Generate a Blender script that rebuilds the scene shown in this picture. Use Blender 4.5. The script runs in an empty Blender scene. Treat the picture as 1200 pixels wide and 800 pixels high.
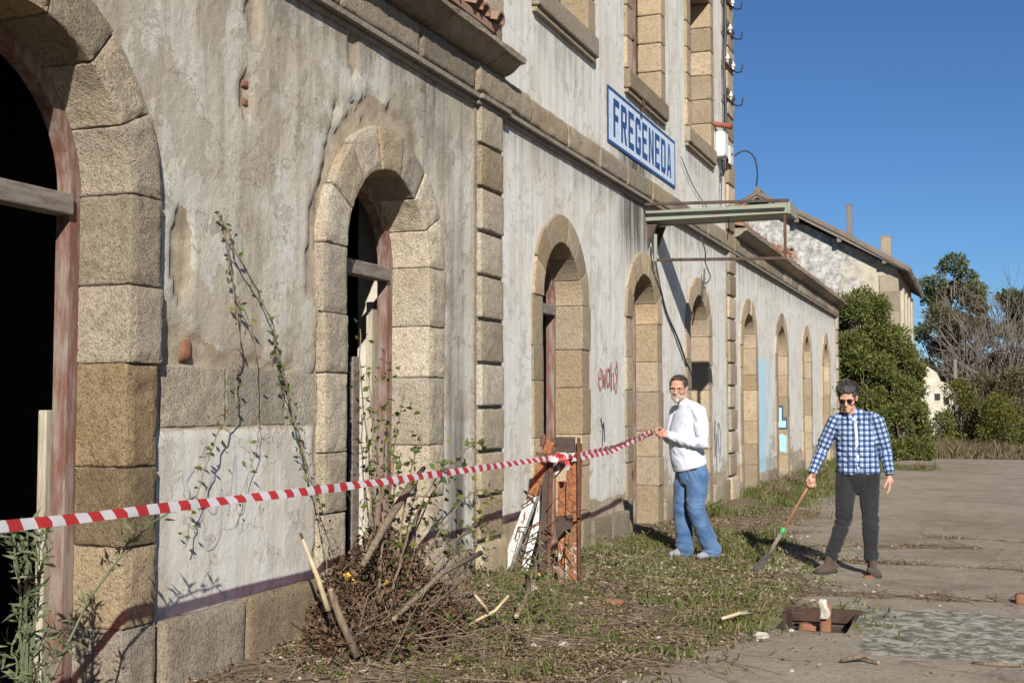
import bpy, bmesh, math, random
import numpy as np
from mathutils import Vector, Matrix

random.seed(7)
RNG = np.random.default_rng(11)
SC = bpy.context.scene
COL = SC.collection

# ------------------------------------------------------------------ camera, world, sun, exposure
cam_d = bpy.data.cameras.new('camera')
cam = bpy.data.objects.new('camera', cam_d)
COL.objects.link(cam)
PAN, PITCH = math.radians(21.35), math.radians(2.985)
cam.location = (3.75, 0.0, 1.55)
cam.rotation_euler = (math.pi/2 + PITCH, 0, PAN)
cam_d.sensor_width = 36.0
cam_d.lens = 1400/1200*36.0
cam_d.clip_start = 0.05
cam_d.clip_end = 2000
SC.camera = cam

SUN_TO = Vector((1.0, -1.9, 1.12)).normalized()          # towards the sun
SUN_EL = math.asin(SUN_TO.z)
SUN_ROT = math.atan2(SUN_TO.x, SUN_TO.y)
world = bpy.data.worlds.new('World')
SC.world = world
world.use_nodes = True
wn = world.node_tree
for n in list(wn.nodes):
    wn.nodes.remove(n)
w_out = wn.nodes.new('ShaderNodeOutputWorld')
w_bg = wn.nodes.new('ShaderNodeBackground')
w_sky = wn.nodes.new('ShaderNodeTexSky')
w_sky.sky_type = 'NISHITA'
w_sky.sun_disc = False
w_sky.sun_elevation = SUN_EL
w_sky.sun_rotation = SUN_ROT
w_sky.altitude = 1200
w_sky.air_density = 1.0
w_sky.dust_density = 0.15
w_sky.ozone_density = 3.0
w_bg.inputs['Strength'].default_value = 0.05
w_mul = wn.nodes.new('ShaderNodeMix')                     # clear autumn sky: a little deeper blue all over
w_mul.data_type = 'RGBA'; w_mul.blend_type = 'MULTIPLY'; w_mul.inputs[0].default_value = 1.0
[i for i in w_mul.inputs if i.type == 'RGBA'][1].default_value = (.58, .855, 1.14, 1)
wn.links.new(w_sky.outputs[0], [i for i in w_mul.inputs if i.type == 'RGBA'][0])
wn.links.new([o for o in w_mul.outputs if o.type == 'RGBA'][0], w_bg.inputs['Color'])
wn.links.new(w_bg.outputs[0], w_out.inputs['Surface'])

sun_d = bpy.data.lights.new('sun', 'SUN')
sun_d.energy = 5.0
sun_d.angle = math.radians(0.53)
sun_d.color = (1.0, 0.945, 0.855)
sun = bpy.data.objects.new('sun', sun_d)
COL.objects.link(sun)
sun.rotation_euler = SUN_TO.to_track_quat('Z', 'Y').to_euler()
sun.location = (10, -19, 12)

SC.view_settings.view_transform = 'Standard'
SC.view_settings.look = 'None'
SC.view_settings.exposure = 0.62
SC.view_settings.gamma = 1.0
SC.view_settings.use_curve_mapping = False
SC.cycles.max_bounces = 6
SC.cycles.transparent_max_bounces = 8

# ------------------------------------------------------------------ numeric helpers
def vnoise(P, seed=0):
    P = np.asarray(P, float)
    i = np.floor(P).astype(np.int64)
    f = P - i
    f = f*f*(3-2*f)
    def h(a, b, c):
        n = (a*374761393 + b*668265263 + c*2147483647 + seed*974634777) & 0xffffffff
        n = ((n ^ (n >> 13))*1274126177) & 0xffffffff
        n = (n ^ (n >> 16)) & 0xffff
        return n/32767.5 - 1.0
    r = 0
    for dx in (0, 1):
        wx = f[:, 0] if dx else 1-f[:, 0]
        for dy in (0, 1):
            wy = f[:, 1] if dy else 1-f[:, 1]
            for dz in (0, 1):
                wz = f[:, 2] if dz else 1-f[:, 2]
                r = r + wx*wy*wz*h(i[:, 0]+dx, i[:, 1]+dy, i[:, 2]+dz)
    return r

def fbm(P, scale=1.0, octv=3, seed=0):
    P = np.asarray(P, float)*scale
    r = 0; a = 1.0; t = 0
    for k in range(octv):
        r = r + a*vnoise(P*(2**k) + 17.3*k, seed+k); t += a; a *= .5
    return r/t

def sstep(a, b, x):
    t = np.clip((x-a)/(b-a), 0, 1)
    return t*t*(3-2*t)

def unit(v):
    v = np.asarray(v, float)
    return v/np.maximum(np.linalg.norm(v, axis=-1, keepdims=True), 1e-9)

# ------------------------------------------------------------------ object helpers
def props(o, label=None, cat=None, group=None, kind=None):
    if label: o['label'] = label
    if cat: o['category'] = cat
    if group: o['group'] = group
    if kind: o['kind'] = kind
    return o

def link(name, me, mat=None, parent=None, smooth=False):
    if mat is not None:
        me.materials.append(mat)
    if smooth:
        me.polygons.foreach_set('use_smooth', np.ones(len(me.polygons), bool))
    o = bpy.data.objects.new(name, me)
    COL.objects.link(o)
    if parent is not None:
        o.parent = parent
    return o

def mesh(name, V, F, mat=None, parent=None, smooth=False, attrs=None):
    me = bpy.data.meshes.new(name)
    V = V.tolist() if isinstance(V, np.ndarray) else [tuple(v) for v in V]
    F = F.tolist() if isinstance(F, np.ndarray) else F
    me.from_pydata(V, [], F)
    me.update()
    if attrs:
        for k, a in attrs.items():
            a = np.asarray(a, np.float32)
            if a.ndim == 1:
                at = me.attributes.new(k, 'FLOAT', 'POINT'); at.data.foreach_set('value', a)
            elif a.shape[1] == 3:
                at = me.attributes.new(k, 'FLOAT_VECTOR', 'POINT'); at.data.foreach_set('vector', a.ravel())
            else:
                at = me.attributes.new(k, 'FLOAT_COLOR', 'POINT'); at.data.foreach_set('color', a.ravel())
    return link(name, me, mat, parent, smooth)

def empty(name, loc=(0, 0, 0), rz=0, **kw):
    o = bpy.data.objects.new(name, None)
    o.location = loc
    o.rotation_euler = (0, 0, rz)
    o.empty_display_size = .1
    COL.objects.link(o)
    return props(o, **kw)

class MB:
    """collects simple shapes into one mesh"""
    def __init__(s):
        s.V = []; s.F = []
    def add(s, V, F):
        n = len(s.V)
        s.V += [tuple(map(float, v)) for v in V]
        s.F += [tuple(int(i)+n for i in f) for f in F]
        return s
    def box(s, lo, hi, bev=0.0, M=None):
        lo = np.array(lo, float); hi = np.array(hi, float)
        if bev <= 0:
            V = [(x, y, z) for x in (lo[0], hi[0]) for y in (lo[1], hi[1]) for z in (lo[2], hi[2])]
            F = [(0, 1, 3, 2), (4, 6, 7, 5), (0, 4, 5, 1), (2, 3, 7, 6), (0, 2, 6, 4), (1, 5, 7, 3)]
        else:
            V, F, _ = block_np(hi-lo, (1, 1, 1), bev)
            V = V+lo
        if M is not None:
            V = [tuple(M @ Vector(v)) for v in V]
        return s.add(V, F)
    def beam(s, p, q, w, h, up=(0, 0, 1), bev=0.0):
        p = Vector(p); q = Vector(q); d = (q-p); L = d.length; d.normalize()
        u = Vector(up)
        if abs(d.dot(u)) > .98: u = Vector((0, 1, 0))
        sd = d.cross(u).normalized(); u = sd.cross(d)
        M = Matrix((sd, d, u)).transposed().to_4x4(); M.translation = p
        return s.box((-w/2, 0, -h/2), (w/2, L, h/2), bev, M)
    def tube(s, pts, radii, n=8):
        V, F = sweep(pts, radii, n)
        return s.add(V, F)
    def prism(s, poly, f0, f1):
        """poly: 2-D points; f0,f1: maps (a,b)->xyz for the two caps"""
        n = len(poly)
        V = [f0(*p) for p in poly]+[f1(*p) for p in poly]
        F = [tuple(range(n))[::-1], tuple(range(n, 2*n))]+[(i, (i+1) % n, n+(i+1) % n, n+i) for i in range(n)]
        return s.add(V, F)
    def build(s, name, mat, parent=None, smooth=False, **kw):
        o = mesh(name, s.V, s.F, mat, parent, smooth)
        return props(o, **kw)

def sweep(pts, radii, n=8, up=None, caps=True):
    pts = np.asarray(pts, float); m = len(pts)
    if np.isscalar(radii): radii = [radii]*m
    R = np.array([(r, r) if np.isscalar(r) else r for r in radii], float)
    T = np.zeros_like(pts)
    T[1:-1] = pts[2:]-pts[:-2]; T[0] = pts[1]-pts[0]; T[-1] = pts[-1]-pts[-2]
    T = unit(T)
    u = np.array(up if up is not None else ((0, 0, 1) if abs(T[0][2]) < .9 else (0, 1, 0)), float)
    V = []
    for i in range(m):
        u = u - T[i]*(u@T[i]); u = u/np.linalg.norm(u)
        s_ = np.cross(T[i], u)
        for k in range(n):
            a = 2*math.pi*k/n
            V.append(pts[i]+u*R[i, 0]*math.cos(a)+s_*R[i, 1]*math.sin(a))
    F = []
    for i in range(m-1):
        for k in range(n):
            F.append((i*n+k, i*n+(k+1) % n, (i+1)*n+(k+1) % n, (i+1)*n+k))
    if caps:
        F.append(tuple(range(n))[::-1]); F.append(tuple(range((m-1)*n, m*n)))
    return V, F

def block_np(size, n, bev):
    """surface lattice of a box with softened edges; returns verts, quads, and (axis flags)"""
    size = np.array(size, float)
    g = []
    for k in range(3):
        b = min(bev, size[k]*.3)
        b2 = min(b*2.4, size[k]*.4)
        inner = np.concatenate([[b], np.linspace(b2, size[k]-b2, max(n[k], 1)+1), [size[k]-b]])
        g.append(np.concatenate([[0], inner, [size[k]]]))
    N = [len(a) for a in g]
    idx = -np.ones(N, int)
    V = []; ext = []
    F = []
    for i in range(N[0]):
        for j in range(N[1]):
            kk = range(N[2]) if (i in (0, N[0]-1) or j in (0, N[1]-1)) else (0, N[2]-1)
            for k in kk:
                idx[i, j, k] = len(V)
                V.append((g[0][i], g[1][j], g[2][k]))
                ext.append(((i == N[0]-1)*1-(i == 0)*1, (j == N[1]-1)*1-(j == 0)*1, (k == N[2]-1)*1-(k == 0)*1))
    V = np.array(V); ext = np.array(ext)
    cnt = np.abs(ext).sum(1)
    for k in range(3):
        b = min(bev, size[k]*.3)
        pull = np.where(cnt == 2, b*.30, np.where(cnt == 3, b*.45, 0))
        V[:, k] -= ext[:, k]*pull
    def q(a, b, c, d, flip):
        F.append((a, d, c, b) if flip else (a, b, c, d))
    for i, fl in ((0, True), (N[0]-1, False)):
        for j in range(N[1]-1):
            for k in range(N[2]-1):
                q(idx[i, j, k], idx[i, j+1, k], idx[i, j+1, k+1], idx[i, j, k+1], fl)
    for j, fl in ((0, False), (N[1]-1, True)):
        for i in range(N[0]-1):
            for k in range(N[2]-1):
                q(idx[i, j, k], idx[i+1, j, k], idx[i+1, j, k+1], idx[i, j, k+1], fl)
    for k, fl in ((0, True), (N[2]-1, False)):
        for i in range(N[0]-1):
            for j in range(N[1]-1):
                q(idx[i, j, k], idx[i+1, j, k], idx[i+1, j+1, k], idx[i, j+1, k], fl)
    return V, F, ext

_stone_seed = [0]
def stone(name, size, fmap, res, mat, parent, bev=.008, rough=.003, rust=0.0, rust_axes=((0, 1),), margin=.035, **kw):
    """a cut stone: softened block, worn edges; rust = how far the picked field of a face stands proud"""
    _stone_seed[0] += 1
    sd = _stone_seed[0]
    size = np.array(size, float)
    n = [max(1, int(round(s/res))) for s in size]
    V, F, ext = block_np(size, n, bev)
    cnt = np.abs(ext).sum(1)
    off = np.array([sd*1.37, sd*.73, sd*2.11])
    P = V+off
    nz = fbm(P, 9, 3, sd % 50)
    disp = np.zeros_like(V)
    on = cnt == 1
    disp[on] = ext[on]*((nz+.8*fbm(P, 30, 2, sd % 40+3))[on, None]*rough)
    ed = cnt >= 2
    disp[ed] = -ext[ed]*((np.abs(fbm(P, 7, 2, 77+sd % 50))*1.0+np.clip(fbm(P, 20, 2, 7+sd % 50)-.25, 0, 1)*4.0)[ed, None]*rough)
    if rust > 0:
        for ra in rust_axes:
            ax, sg = ra[:2]; ru = rust*(ra[2] if len(ra) > 2 else 1)
            m = (cnt == 1) & (ext[:, ax] == sg)
            o2 = [k for k in range(3) if k != ax]
            de = np.minimum.reduce([np.minimum(V[:, k], size[k]-V[:, k]) for k in o2])
            fld = sstep(margin*.75, margin*1.15, de)
            pk = fbm(P, 22, 2, 5+sd % 50)*.45+fbm(P, 7, 2, 3+sd % 50)*.4
            disp[m, ax] += sg*(fld*(ru*(1+pk*1.3)))[m]
    V = V+disp
    V = fmap(V)
    o = mesh(name, V, F, mat, parent, smooth=True)
    return props(o, **kw)

def organic(name, prims, voxel, mat, parent=None, smooth_it=4, smooth_f=.5, post=None, attrs=None):
    """union of closed shapes grown into one continuous skin"""
    Vs = []; Fs = []
    for V, F in prims:
        n = len(Vs)
        Vs += [tuple(v) for v in V]; Fs += [tuple(i+n for i in f) for f in F]
    me = bpy.data.meshes.new(name+'_src'); me.from_pydata(Vs, [], Fs); me.update()
    o = bpy.data.objects.new(name+'_src', me); COL.objects.link(o)
    m = o.modifiers.new('r', 'REMESH'); m.mode = 'VOXEL'; m.voxel_size = voxel; m.adaptivity = 0
    if smooth_it:
        s = o.modifiers.new('s', 'SMOOTH'); s.factor = smooth_f; s.iterations = smooth_it
    dg = bpy.context.evaluated_depsgraph_get(); dg.update()
    me2 = bpy.data.meshes.new_from_object(o.evaluated_get(dg))
    bpy.data.objects.remove(o); bpy.data.meshes.remove(me)
    me2.name = name
    n = len(me2.vertices)
    V = np.empty(n*3, np.float32); me2.vertices.foreach_get('co', V); V = V.reshape(-1, 3).astype(float)
    N = np.empty(n*3, np.float32); me2.vertices.foreach_get('normal', N); N = N.reshape(-1, 3).astype(float)
    if post is not None:
        V = post(V, N)
        me2.vertices.foreach_set('co', V.astype(np.float32).ravel()); me2.update()
    if attrs is not None:
        for k, fn in attrs.items():
            at = me2.attributes.new(k, 'FLOAT_VECTOR', 'POINT')
            at.data.foreach_set('vector', fn(V).astype(np.float32).ravel())
    me2.materials.clear()
    return link(name, me2, mat, parent, True)

def ell(c, r, M=None, nu=14, nv=9):
    V = [(0, 0, -1)]
    for j in range(1, nv):
        t = -math.pi/2+math.pi*j/nv
        for i in range(nu):
            a = 2*math.pi*i/nu
            V.append((math.cos(t)*math.cos(a), math.cos(t)*math.sin(a), math.sin(t)))
    V.append((0, 0, 1))
    F = []
    for i in range(nu):
        F.append((0, 1+(i+1) % nu, 1+i))
    for j in range(nv-2):
        for i in range(nu):
            a = 1+j*nu
            F.append((a+i, a+(i+1) % nu, a+nu+(i+1) % nu, a+nu+i))
    L = len(V)-1; a = 1+(nv-2)*nu
    for i in range(nu):
        F.append((a+i, a+(i+1) % nu, L))
    V = np.array(V)*np.array(r if not np.isscalar(r) else (r, r, r))
    if M is not None:
        V = V @ np.array(M.to_3x3()).T
    return V+np.array(c), F

def limb(pts, radii, n=14, up=None, flat=(1, 1)):
    """tube with rounded ends"""
    pts = [np.array(p, float) for p in pts]
    R = [(r, r) if np.isscalar(r) else r for r in radii]
    d0 = unit(pts[0]-pts[1]); d1 = unit(pts[-1]-pts[-2])
    P = []; RR = []
    for t in (.98, .75, .4):
        P.append(pts[0]+d0*min(R[0])*t*flat[0]); k = math.sqrt(1-t*t); RR.append((R[0][0]*k, R[0][1]*k))
    P += pts; RR += R
    for t in (.4, .75, .98):
        P.append(pts[-1]+d1*min(R[-1])*t*flat[1]); k = math.sqrt(1-t*t); RR.append((R[-1][0]*k, R[-1][1]*k))
    return sweep(P, RR, n, up)

def cards(C, size, aspect=.45, rng=RNG, D=None, jit=.35, droop=0.0, bend=.15):
    """one small folded leaf per point"""
    C = np.asarray(C, float); n = len(C)
    d = unit(rng.normal(size=(n, 3))) if D is None else unit(np.asarray(D)+rng.normal(size=(n, 3))*jit)
    d[:, 2] -= droop; d = unit(d)
    s = unit(np.cross(d, rng.normal(size=(n, 3)))); nn = np.cross(d, s)
    L = (np.asarray(size)*(rng.uniform(.65, 1.35, n)))[:, None]
    V = np.empty((n, 4, 3))
    V[:, 0] = C; V[:, 1] = C+d*L*.5+s*L*aspect*.5+nn*L*bend; V[:, 2] = C+d*L; V[:, 3] = C+d*L*.5-s*L*aspect*.5+nn*L*bend
    F = np.arange(n*4).reshape(n, 4)
    return V.reshape(-1, 3), F

def sticks(P, Q, r0, r1, sides=3):
    """many thin straight pieces"""
    P = np.asarray(P, float); Q = np.asarray(Q, float); n = len(P)
    d = unit(Q-P); a = unit(np.cross(d, np.where(np.abs(d[:, 2:3]) > .9, [[1., 0, 0]], [[0, 0, 1.]]))); b = np.cross(d, a)
    V = np.empty((n, 2*sides, 3)); r0 = np.broadcast_to(r0, n); r1 = np.broadcast_to(r1, n)
    for k in range(sides):
        t = 2*math.pi*k/sides; o = a*math.cos(t)+b*math.sin(t)
        V[:, k] = P+o*r0[:, None]; V[:, sides+k] = Q+o*r1[:, None]
    base = (np.arange(n)*2*sides)[:, None]
    F = np.concatenate([base+np.array([[k, (k+1) % sides, sides+(k+1) % sides, sides+k]]) for k in range(sides)])
    return V.reshape(-1, 3), F

# ------------------------------------------------------------------ material helpers
class Mat:
    def __init__(s, name):
        s.m = bpy.data.materials.new(name); s.m.use_nodes = True
        s.t = s.m.node_tree
        s.b = s.t.nodes['Principled BSDF']
        s.out = s.t.nodes['Material Output']
        s.b.inputs['Roughness'].default_value = .9
        s.b.inputs['Specular IOR Level'].default_value = .25
    def n(s, typ, **kw):
        nd = s.t.nodes.new(typ)
        for k, v in kw.items(): setattr(nd, k, v)
        return nd
    def set(s, sock, v):
        if isinstance(v, bpy.types.NodeSocket): s.t.links.new(v, sock)
        elif isinstance(v, (tuple, list)) and len(v) == 3 and sock.type == 'RGBA': sock.default_value = (*v, 1)
        else: sock.default_value = v
    def pos(s): return s.n('ShaderNodeNewGeometry').outputs['Position']
    def obj(s): return s.n('ShaderNodeTexCoord').outputs['Object']
    def rnd(s): return s.n('ShaderNodeObjectInfo').outputs['Random']
    def isl(s): return s.n('ShaderNodeNewGeometry').outputs['Random Per Island']
    def attr(s, name, out='Fac'): return s.n('ShaderNodeAttribute', attribute_name=name).outputs[out]
    def vm(s, op, a, b=None):
        nd = s.n('ShaderNodeVectorMath', operation=op); s.set(nd.inputs[0], a)
        if b is not None: s.set(nd.inputs[1], b)
        return nd.outputs[0]
    def ma(s, op, a, b=None, c=None, clamp=False):
        nd = s.n('ShaderNodeMath', operation=op); nd.use_clamp = clamp
        for i, v in enumerate((a, b, c)):
            if v is not None: s.set(nd.inputs[i], v)
        return nd.outputs[0]
    def noise(s, vec, scale, detail=4, rough=.55, dist=0.0, col=False):
        nd = s.n('ShaderNodeTexNoise'); s.set(nd.inputs['Vector'], vec)
        nd.inputs['Scale'].default_value = scale; nd.inputs['Detail'].default_value = detail
        nd.inputs['Roughness'].default_value = rough; nd.inputs['Distortion'].default_value = dist
        return nd.outputs['Color' if col else 'Fac']
    def vor(s, vec, scale, feat='F1'):
        nd = s.n('ShaderNodeTexVoronoi', feature=feat); s.set(nd.inputs['Vector'], vec)
        nd.inputs['Scale'].default_value = scale
        return nd.outputs['Distance']
    def ramp(s, fac, stops):
        nd = s.n('ShaderNodeValToRGB'); s.set(nd.inputs['Fac'], fac)
        e = nd.color_ramp.elements
        while len(e) < len(stops): e.new(.5)
        for i, (p, c) in enumerate(stops):
            e[i].position = p
            e[i].color = (c, c, c, 1) if np.isscalar(c) else (*c, 1)
        return nd.outputs['Color']
    def mix(s, f, a, b, mode='MIX'):
        nd = s.n('ShaderNodeMix', data_type='RGBA', blend_type=mode)
        s.set(nd.inputs[0], f)
        ins = [i for i in nd.inputs if i.type == 'RGBA']
        s.set(ins[0], a); s.set(ins[1], b)
        return [o for o in nd.outputs if o.type == 'RGBA'][0]
    def bump(s, h, strength=.5, dist=.01, nrm=None):
        nd = s.n('ShaderNodeBump'); s.set(nd.inputs['Height'], h)
        nd.inputs['Strength'].default_value = strength; nd.inputs['Distance'].default_value = dist
        if nrm is not None: s.set(nd.inputs['Normal'], nrm)
        return nd.outputs['Normal']
    def fin(s, col=None, rough=None, nrm=None, metal=None):
        if col is not None: s.set(s.b.inputs['Base Color'], col)
        if rough is not None: s.set(s.b.inputs['Roughness'], rough)
        if nrm is not None: s.set(s.b.inputs['Normal'], nrm)
        if metal is not None: s.set(s.b.inputs['Metallic'], metal)
        return s.m
    def leafy(s, col, trans=.3):
        """thin leaf: diffuse plus light through it"""
        s.set(s.b.inputs['Base Color'], col)
        s.b.inputs['Roughness'].default_value = .55
        tr = s.n('ShaderNodeBsdfTranslucent'); s.set(tr.inputs['Color'], col)
        mx = s.n('ShaderNodeMixShader'); mx.inputs[0].default_value = trans
        s.t.links.new(s.b.outputs[0], mx.inputs[1]); s.t.links.new(tr.outputs[0], mx.inputs[2])
        s.t.links.new(mx.outputs[0], s.out.inputs['Surface'])
        return s.m

MT = {}
def m_stone(name, base, dark, light, rndamt=.5, scale=1.0):
    M = Mat(name); p = M.pos()
    big = M.noise(p, 2.2*scale, 5, .6)
    med = M.noise(p, 14*scale, 5, .65)
    fine = M.noise(p, 90*scale, 3, .7)
    c = M.mix(M.ramp(big, [(.35, 0), (.68, 1)]), base, light)
    c = M.mix(M.ma('MULTIPLY', M.ramp(med, [(.48, 0), (.75, 1)]), .55), c, dark)
    r = M.rnd()
    c = M.mix(M.ma('MULTIPLY', M.ramp(r, [(.0, 1), (.35, 0)]), rndamt), c, (base[0]*.80, base[1]*.86, base[2]*1.05))
    c = M.mix(M.ma('MULTIPLY', M.ramp(r, [(.7, 0), (1, 1)]), rndamt), c, (base[0]*1.12, base[1]*.93, base[2]*.68))
    c = M.mix(rndamt > 0 and 1.0 or 0.0, c, M.ramp(M.ma('FRACT', M.ma('MULTIPLY', r, 7.31)), [(0, .66), (.5, 1.0), (1, 1.22)]), 'MULTIPLY')
    c = M.mix(M.ma('MULTIPLY', M.ramp(fine, [(.36, 1), (.56, 0)]), .6), c, (dark[0]*.7, dark[1]*.7, dark[2]*.7))
    lich = M.ramp(M.noise(p, 5, 6, .75), [(.6, 0), (.7, 1)])
    c = M.mix(M.ma('MULTIPLY', lich, .4), c, (.22, .20, .17))
    stain = M.ramp(M.noise(p, 1.3, 5, .7), [(.50, 0), (.68, 1)])
    c = M.mix(M.ma('MULTIPLY', stain, .45*(rndamt > 0)), c, (base[0]*.62, base[1]*.57, base[2]*.50))
    h = M.ma('ADD', M.ma('MULTIPLY', med, .35), M.ma('MULTIPLY', fine, .6))
    grain = M.noise(p, 34*scale, 5, .85)
    c = M.mix(M.ma('MULTIPLY', M.ramp(grain, [(.34, 1), (.46, 0)]), .55), c, (dark[0]*.55, dark[1]*.52, dark[2]*.5))
    c = M.mix(M.ma('MULTIPLY', M.ramp(grain, [(.56, 0), (.68, 1)]), .45), c, (light[0]*1.15, light[1]*1.13, light[2]*1.08))
    h = M.ma('ADD', h, M.ma('MULTIPLY', grain, 1.2))
    pit = M.ramp(M.vor(M.vm('ADD', p, M.vm('MULTIPLY', M.noise(p, 20, 2, .6, 0, True), (.05, .05, .05))), 42), [(.10, 0), (.32, 1)])
    h = M.ma('ADD', h, M.ma('MULTIPLY', pit, .35))
    c = M.mix(M.ma('MULTIPLY', M.ma('SUBTRACT', 1.0, pit), .35), c, (dark[0]*.5, dark[1]*.5, dark[2]*.5))
    return M.fin(c, .93, M.bump(h, 1.0, .013))

MT['stone'] = m_stone('sandy_stone', (.475, .395, .280), (.21, .165, .115), (.555, .49, .38), .5)
MT['stone_brown'] = m_stone('brown_sandy_stone', (.42, .325, .215), (.22, .165, .11), (.49, .40, .28), .4)
MT['stone_ochre'] = m_stone('ochre_stone', (.265, .185, .100), (.10, .07, .042), (.36, .275, .17), .9)
MT['stone_tan'] = m_stone('tan_stone', (.40, .32, .22), (.16, .125, .085), (.49, .42, .32), .9)
MT['stone_rubble'] = m_stone('beige_rubble_stone', (.36, .31, .235), (.17, .14, .10), (.44, .40, .325), .4)
MT['stone_grey'] = m_stone('grey_stone', (.335, .268, .185), (.12, .095, .068), (.41, .35, .26), .5)
MT['mortar'] = m_stone('lime_mortar', (.27, .235, .18), (.13, .11, .085), (.36, .32, .26), 0)

def m_plaster():
    M = Mat('lime_plaster'); p = M.pos()
    ac = M.n('ShaderNodeAttribute', attribute_name='wear')
    sep = M.n('ShaderNodeSeparateColor'); M.t.links.new(ac.outputs['Color'], sep.inputs[0])
    lost, mould, white = sep.outputs
    blue = ac.outputs['Alpha']
    big = M.noise(p, .9, 5, .6, .4)
    med = M.noise(p, 5, 6, .65)
    fine = M.noise(p, 90, 5, .8)
    grit = M.noise(p, 220, 2, .7)
    stk = M.noise(M.vm('MULTIPLY', p, (6, 6, .45)), 1.4, 5, .6)      # rain streaks run down
    # rough beige render
    rough_c = M.ramp(big, [(.32, (.415, .362, .278)), (.48, (.505, .468, .385)), (.68, (.565, .54, .475))])
    rough_c = M.mix(M.ma('MULTIPLY', M.ramp(stk, [(.46, 0), (.62, 1)]), .6), rough_c, (.285, .235, .17))
    rough_c = M.mix(M.ma('MULTIPLY', M.ramp(M.noise(p, 2.4, 6, .7), [(.52, 0), (.64, 1)]), .7), rough_c, (.56, .555, .53))
    # white lime wash
    wh = M.ramp(big, [(.3, (.535, .515, .46)), (.55, (.63, .618, .58)), (.75, (.57, .56, .525))])
    wh = M.mix(M.ma('MULTIPLY', M.ramp(stk, [(.45, 0), (.64, 1)]), .62), wh, (.47, .405, .30))
    wh = M.mix(M.ma('MULTIPLY', M.ramp(M.noise(p, 9, 6, .75), [(.60, 0), (.70, 1)]), .35), wh, (.43, .39, .33))
    c = M.mix(white, rough_c, wh)
    fn = M.noise(p, 1.7, 9, .68, .3)                                # top coat flaked off with sharp edges
    fthr = M.ma('ADD', fn, M.ma('MULTIPLY', white, .035))
    flake = M.ramp(fthr, [(.462, 1), (.474, 0)])
    fn2 = M.noise(M.vm('ADD', p, (7.3, 1.1, 4.7)), 4.2, 8, .7)
    flake2 = M.ma('MULTIPLY', M.ramp(fn2, [(.61, 0), (.622, 1)]), M.ma('SUBTRACT', 1.0, M.ma('MULTIPLY', white, .4)))
    c = M.mix(M.ma('MULTIPLY', flake, .55), c, M.mix(white, (.335, .275, .20), (.46, .43, .37)))
    c = M.mix(M.ma('MULTIPLY', flake2, .6), c, (.27, .225, .165))
    crack = M.ramp(M.vor(M.vm('ADD', p, M.vm('MULTIPLY', M.noise(p, 3, 4, .6, 0, True), (.5, .5, .5))), 1.1, 'DISTANCE_TO_EDGE'), [(.0, 1), (.006, 0)])
    c = M.mix(M.ma('MULTIPLY', crack, .55), c, (.16, .13, .10))
    c = M.mix(M.ma('MULTIPLY', M.ramp(fine, [(.35, 1), (.5, 0)]), M.ma('SUBTRACT', .55, M.ma('MULTIPLY', white, .3))), c, (.30, .26, .20))
    # plaster gone: bedding mortar and rubble
    lc = M.ramp(med, [(.35, (.27, .21, .145)), (.55, (.40, .33, .235)), (.7, (.47, .41, .31))])
    lf = M.ramp(M.ma('ADD', lost, M.ma('MULTIPLY', M.ma('SUBTRACT', med, .5), .5)), [(.42, 0), (.56, 1)])
    c = M.mix(lf, c, lc)
    mf = M.ma('MULTIPLY', mould, M.ramp(M.ma('ADD', M.ma('MULTIPLY', stk, .6), M.ma('MULTIPLY', fine, .5)), [(.42, .15), (.62, 1)]), clamp=True)
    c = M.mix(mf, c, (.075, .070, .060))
    bf = M.ma('MULTIPLY', blue, M.ramp(fine, [(.3, .35), (.55, 1)]))
    c = M.mix(bf, c, (.36, .57, .68))
    rg = M.noise(p, 150, 4, .85, .0)
    lump = M.ramp(M.noise(p, 15, 3, .6), [(.42, 0), (.66, 1)])
    h = M.ma('ADD', M.ma('MULTIPLY', rg, .62), M.ma('MULTIPLY', lump, .35))
    h = M.ma('MULTIPLY', h, M.ma('SUBTRACT', 1.0, M.ma('MULTIPLY', white, .75)))
    h = M.ma('ADD', h, M.ma('ADD', M.ma('MULTIPLY', M.noise(p, 5, 3, .5), .9), M.ma('MULTIPLY', grit, .3)))
    h = M.ma('SUBTRACT', h, M.ma('MULTIPLY', M.ma('ADD', M.ma('ADD', flake, flake2), M.ma('MULTIPLY', crack, .7)), .22))
    return M.fin(c, .95, M.bump(h, .85, .012))
MT['plaster'] = m_plaster()

def m_simple(name, a, b, scale=8, rough=.8, metal=0, bump=.3, bd=.004, det=5, lo=.4, hi=.65, stretch=None):
    M = Mat(name); p = M.obj()
    if stretch: p = M.vm('MULTIPLY', p, stretch)
    n = M.noise(p, scale, det, .65)
    c = M.mix(M.ramp(n, [(lo, 0), (hi, 1)]), a, b)
    return M.fin(c, rough, M.bump(M.noise(p, scale*5, 3, .7), bump, bd) if bump else None, metal)

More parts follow.
